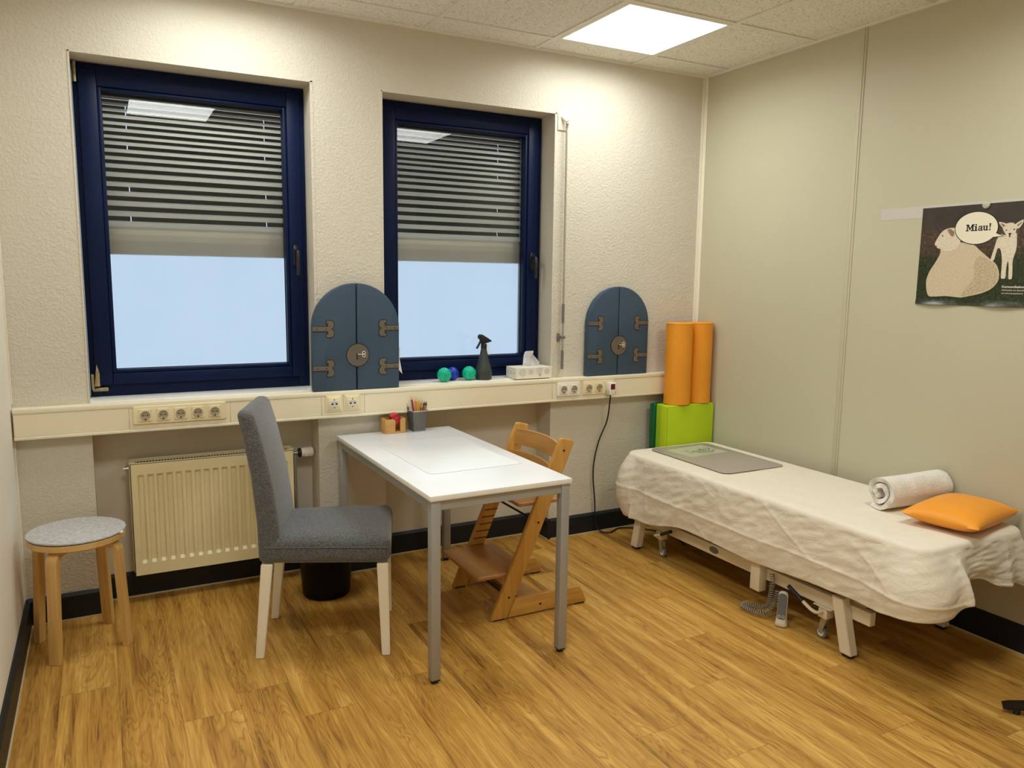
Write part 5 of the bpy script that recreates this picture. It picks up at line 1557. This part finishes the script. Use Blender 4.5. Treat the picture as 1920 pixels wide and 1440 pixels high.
    bar(u, sh(0), u+13, sh(4)); bar(u, sh(24), u+10, sh(28)); bar(u+4, sh(0), u+9, sh(28)); par([(u+5, sh(28)), (u+12, sh(28)), (u+19, sh(10)), (u+16, sh(4))]); par([(u+33, sh(28)), (u+26, sh(28)), (u+15, sh(4)), (u+19, sh(4))])
    bar(u+26, sh(0), u+33, sh(28)); bar(u+22, sh(0), u+37, sh(4)); bar(u+30, sh(24), u+37, sh(28))
    u = 241; bar(u, sh(0), u+13, sh(4)); bar(u+3, sh(0), u+10, sh(19)); bar(u, sh(16), u+8, sh(20)); par(ell(u+6.5, sh(25), 3.6, 3.6, 14))
    u = 256
    bar(u+12, sh(0), u+18, sh(17)); bar(u+4, sh(16), u+17, sh(20)); bar(u+2, sh(13), u+7, sh(17)); bar(u+4, sh(8), u+14, sh(11.5)); bar(u+0.5, sh(2), u+6, sh(10)); bar(u+3, sh(0), u+13, sh(3.5)); bar(u+16, sh(0), u+21, sh(4))
    u = 276; bar(u+3, sh(3), u+9, sh(20)); bar(u, sh(16.5), u+6, sh(20)); bar(u+5, sh(0), u+16, sh(4)); bar(u+14, sh(0), u+20, sh(20)); bar(u+11, sh(16.5), u+18, sh(20)); bar(u+17, sh(0), u+23, sh(4))
    u = 302; par([(u, sh(29)), (u+8, sh(29)), (u+5.5, sh(9)), (u+2.5, sh(9))]); par(ell(u+4, sh(3), 3.6, 3.6, 14))
    obj('print', bm, ['poster', 'wool', 'wool_dark', 'lamb', 'pink_ear', 'poster_ink', 'bubble'], r, world=False, sharp=30)
    # three lines of small white print
    for k, (txt, size) in enumerate((('Kommunikation scha', 0.0135), ('Information zur Sprachfö', 0.0092), ('von www.sprachenund', 0.0092))):
        cu = bpy.data.curves.new('caption', 'FONT'); cu.body = txt; cu.size = size; cu.offset = 0.0002 if k == 0 else 0
        to = bpy.data.objects.new('caption_tmp', cu); COL.objects.link(to)
        dg = bpy.context.evaluated_depsgraph_get()
        me = bpy.data.meshes.new_from_object(to.evaluated_get(dg))
        bpy.data.objects.remove(to); bpy.data.curves.remove(cu)
        me.transform(Matrix(((0, 0, -1, -0.0022), (-1, 0, 0, -0.377), (0, 1, 0, 0.078-0.0125*k), (0, 0, 0, 1))))
        me.materials.clear(); me.materials.append(M['poster_white']); me.name = 'caption'
        o = bpy.data.objects.new('caption', me); COL.objects.link(o); o.parent = r
    bm = BM(); lathe(bm, [(0, 0), (0.0155, 0), (0.0155, 0.005), (0.013, 0.007), (0, 0.0072)], 28, 0, T(W-0.0028, -1.757, 1.826) @ RY(-PI/2)); o = obj('magnet', bm, 'magnet'); tag(o, 'round grey magnet holding the top of the sheep poster', 'magnet')
poster()

# ------------------------------------------------------------------ black chair whose foot just reaches into the picture
def office_chair():
    px, py = 3.262, -2.492
    r = thing('desk_chair', 'black desk chair at the right picture edge, only one foot showing on the floor', 'chair', (px, py, 0))
    tip = Vector((3.098, -2.292))
    a0 = math.atan2(tip.y-py, tip.x-px); L = (tip-Vector((px, py))).length
    for k in range(5):
        a = a0+2*PI*k/5
        l = L
        bm = BM()
        sec = [(-0.018, 0.0), (-0.015, 0.013), (0.015, 0.013), (0.018, 0.0), (0.016, -0.012), (-0.016, -0.012)]
        sweep(bm, [(0.03, 0, 0.072), (l*0.5, 0, 0.046), (l-0.02, 0, 0.026), (l, 0, 0.022)], sec, scales=[1.5, 1.15, 0.9, 0.7], mat=RZ(a)); lg = obj('foot_arm', bm, 'black_gloss', r, world=False)
        bm = BM(); lathe(bm, [(0, 0.0005), (0.011, 0.0005), (0.012, 0.010), (0.009, 0.018)], 14, 0, RZ(a) @ T(l-0.045, 0, 0)); obj('glide', bm, 'black', lg, world=False)
    bm = BM(); tube(bm, [(0, 0, 0.06), (0, 0, 0.44)], 0.026, 16); tube(bm, [(0, 0, 0.06), (0, 0, 0.12)], 0.04, 16); obj('column', bm, 'black', r, world=False)
    bm = BM(); prism(bm, rrect(-0.15, 0.24, -0.26, 0.16, 0.08), 'z', 0.44, 0.51, 0.025, 3); obj('seat', bm, 'office_fabric', r, world=False)
    bm = BM(); prism(bm, rrect(-0.24, 0.14, 0.60, 0.95, 0.07), 'x', 0.255, 0.30, 0.015, 3); tube(bm, catmull([(0.10, -0.05, 0.45), (0.26, -0.05, 0.46), (0.315, -0.05, 0.55), (0.305, -0.05, 0.75)], 5), 0.018, 8); obj('backrest', bm, 'office_fabric', r, world=False)
office_chair()
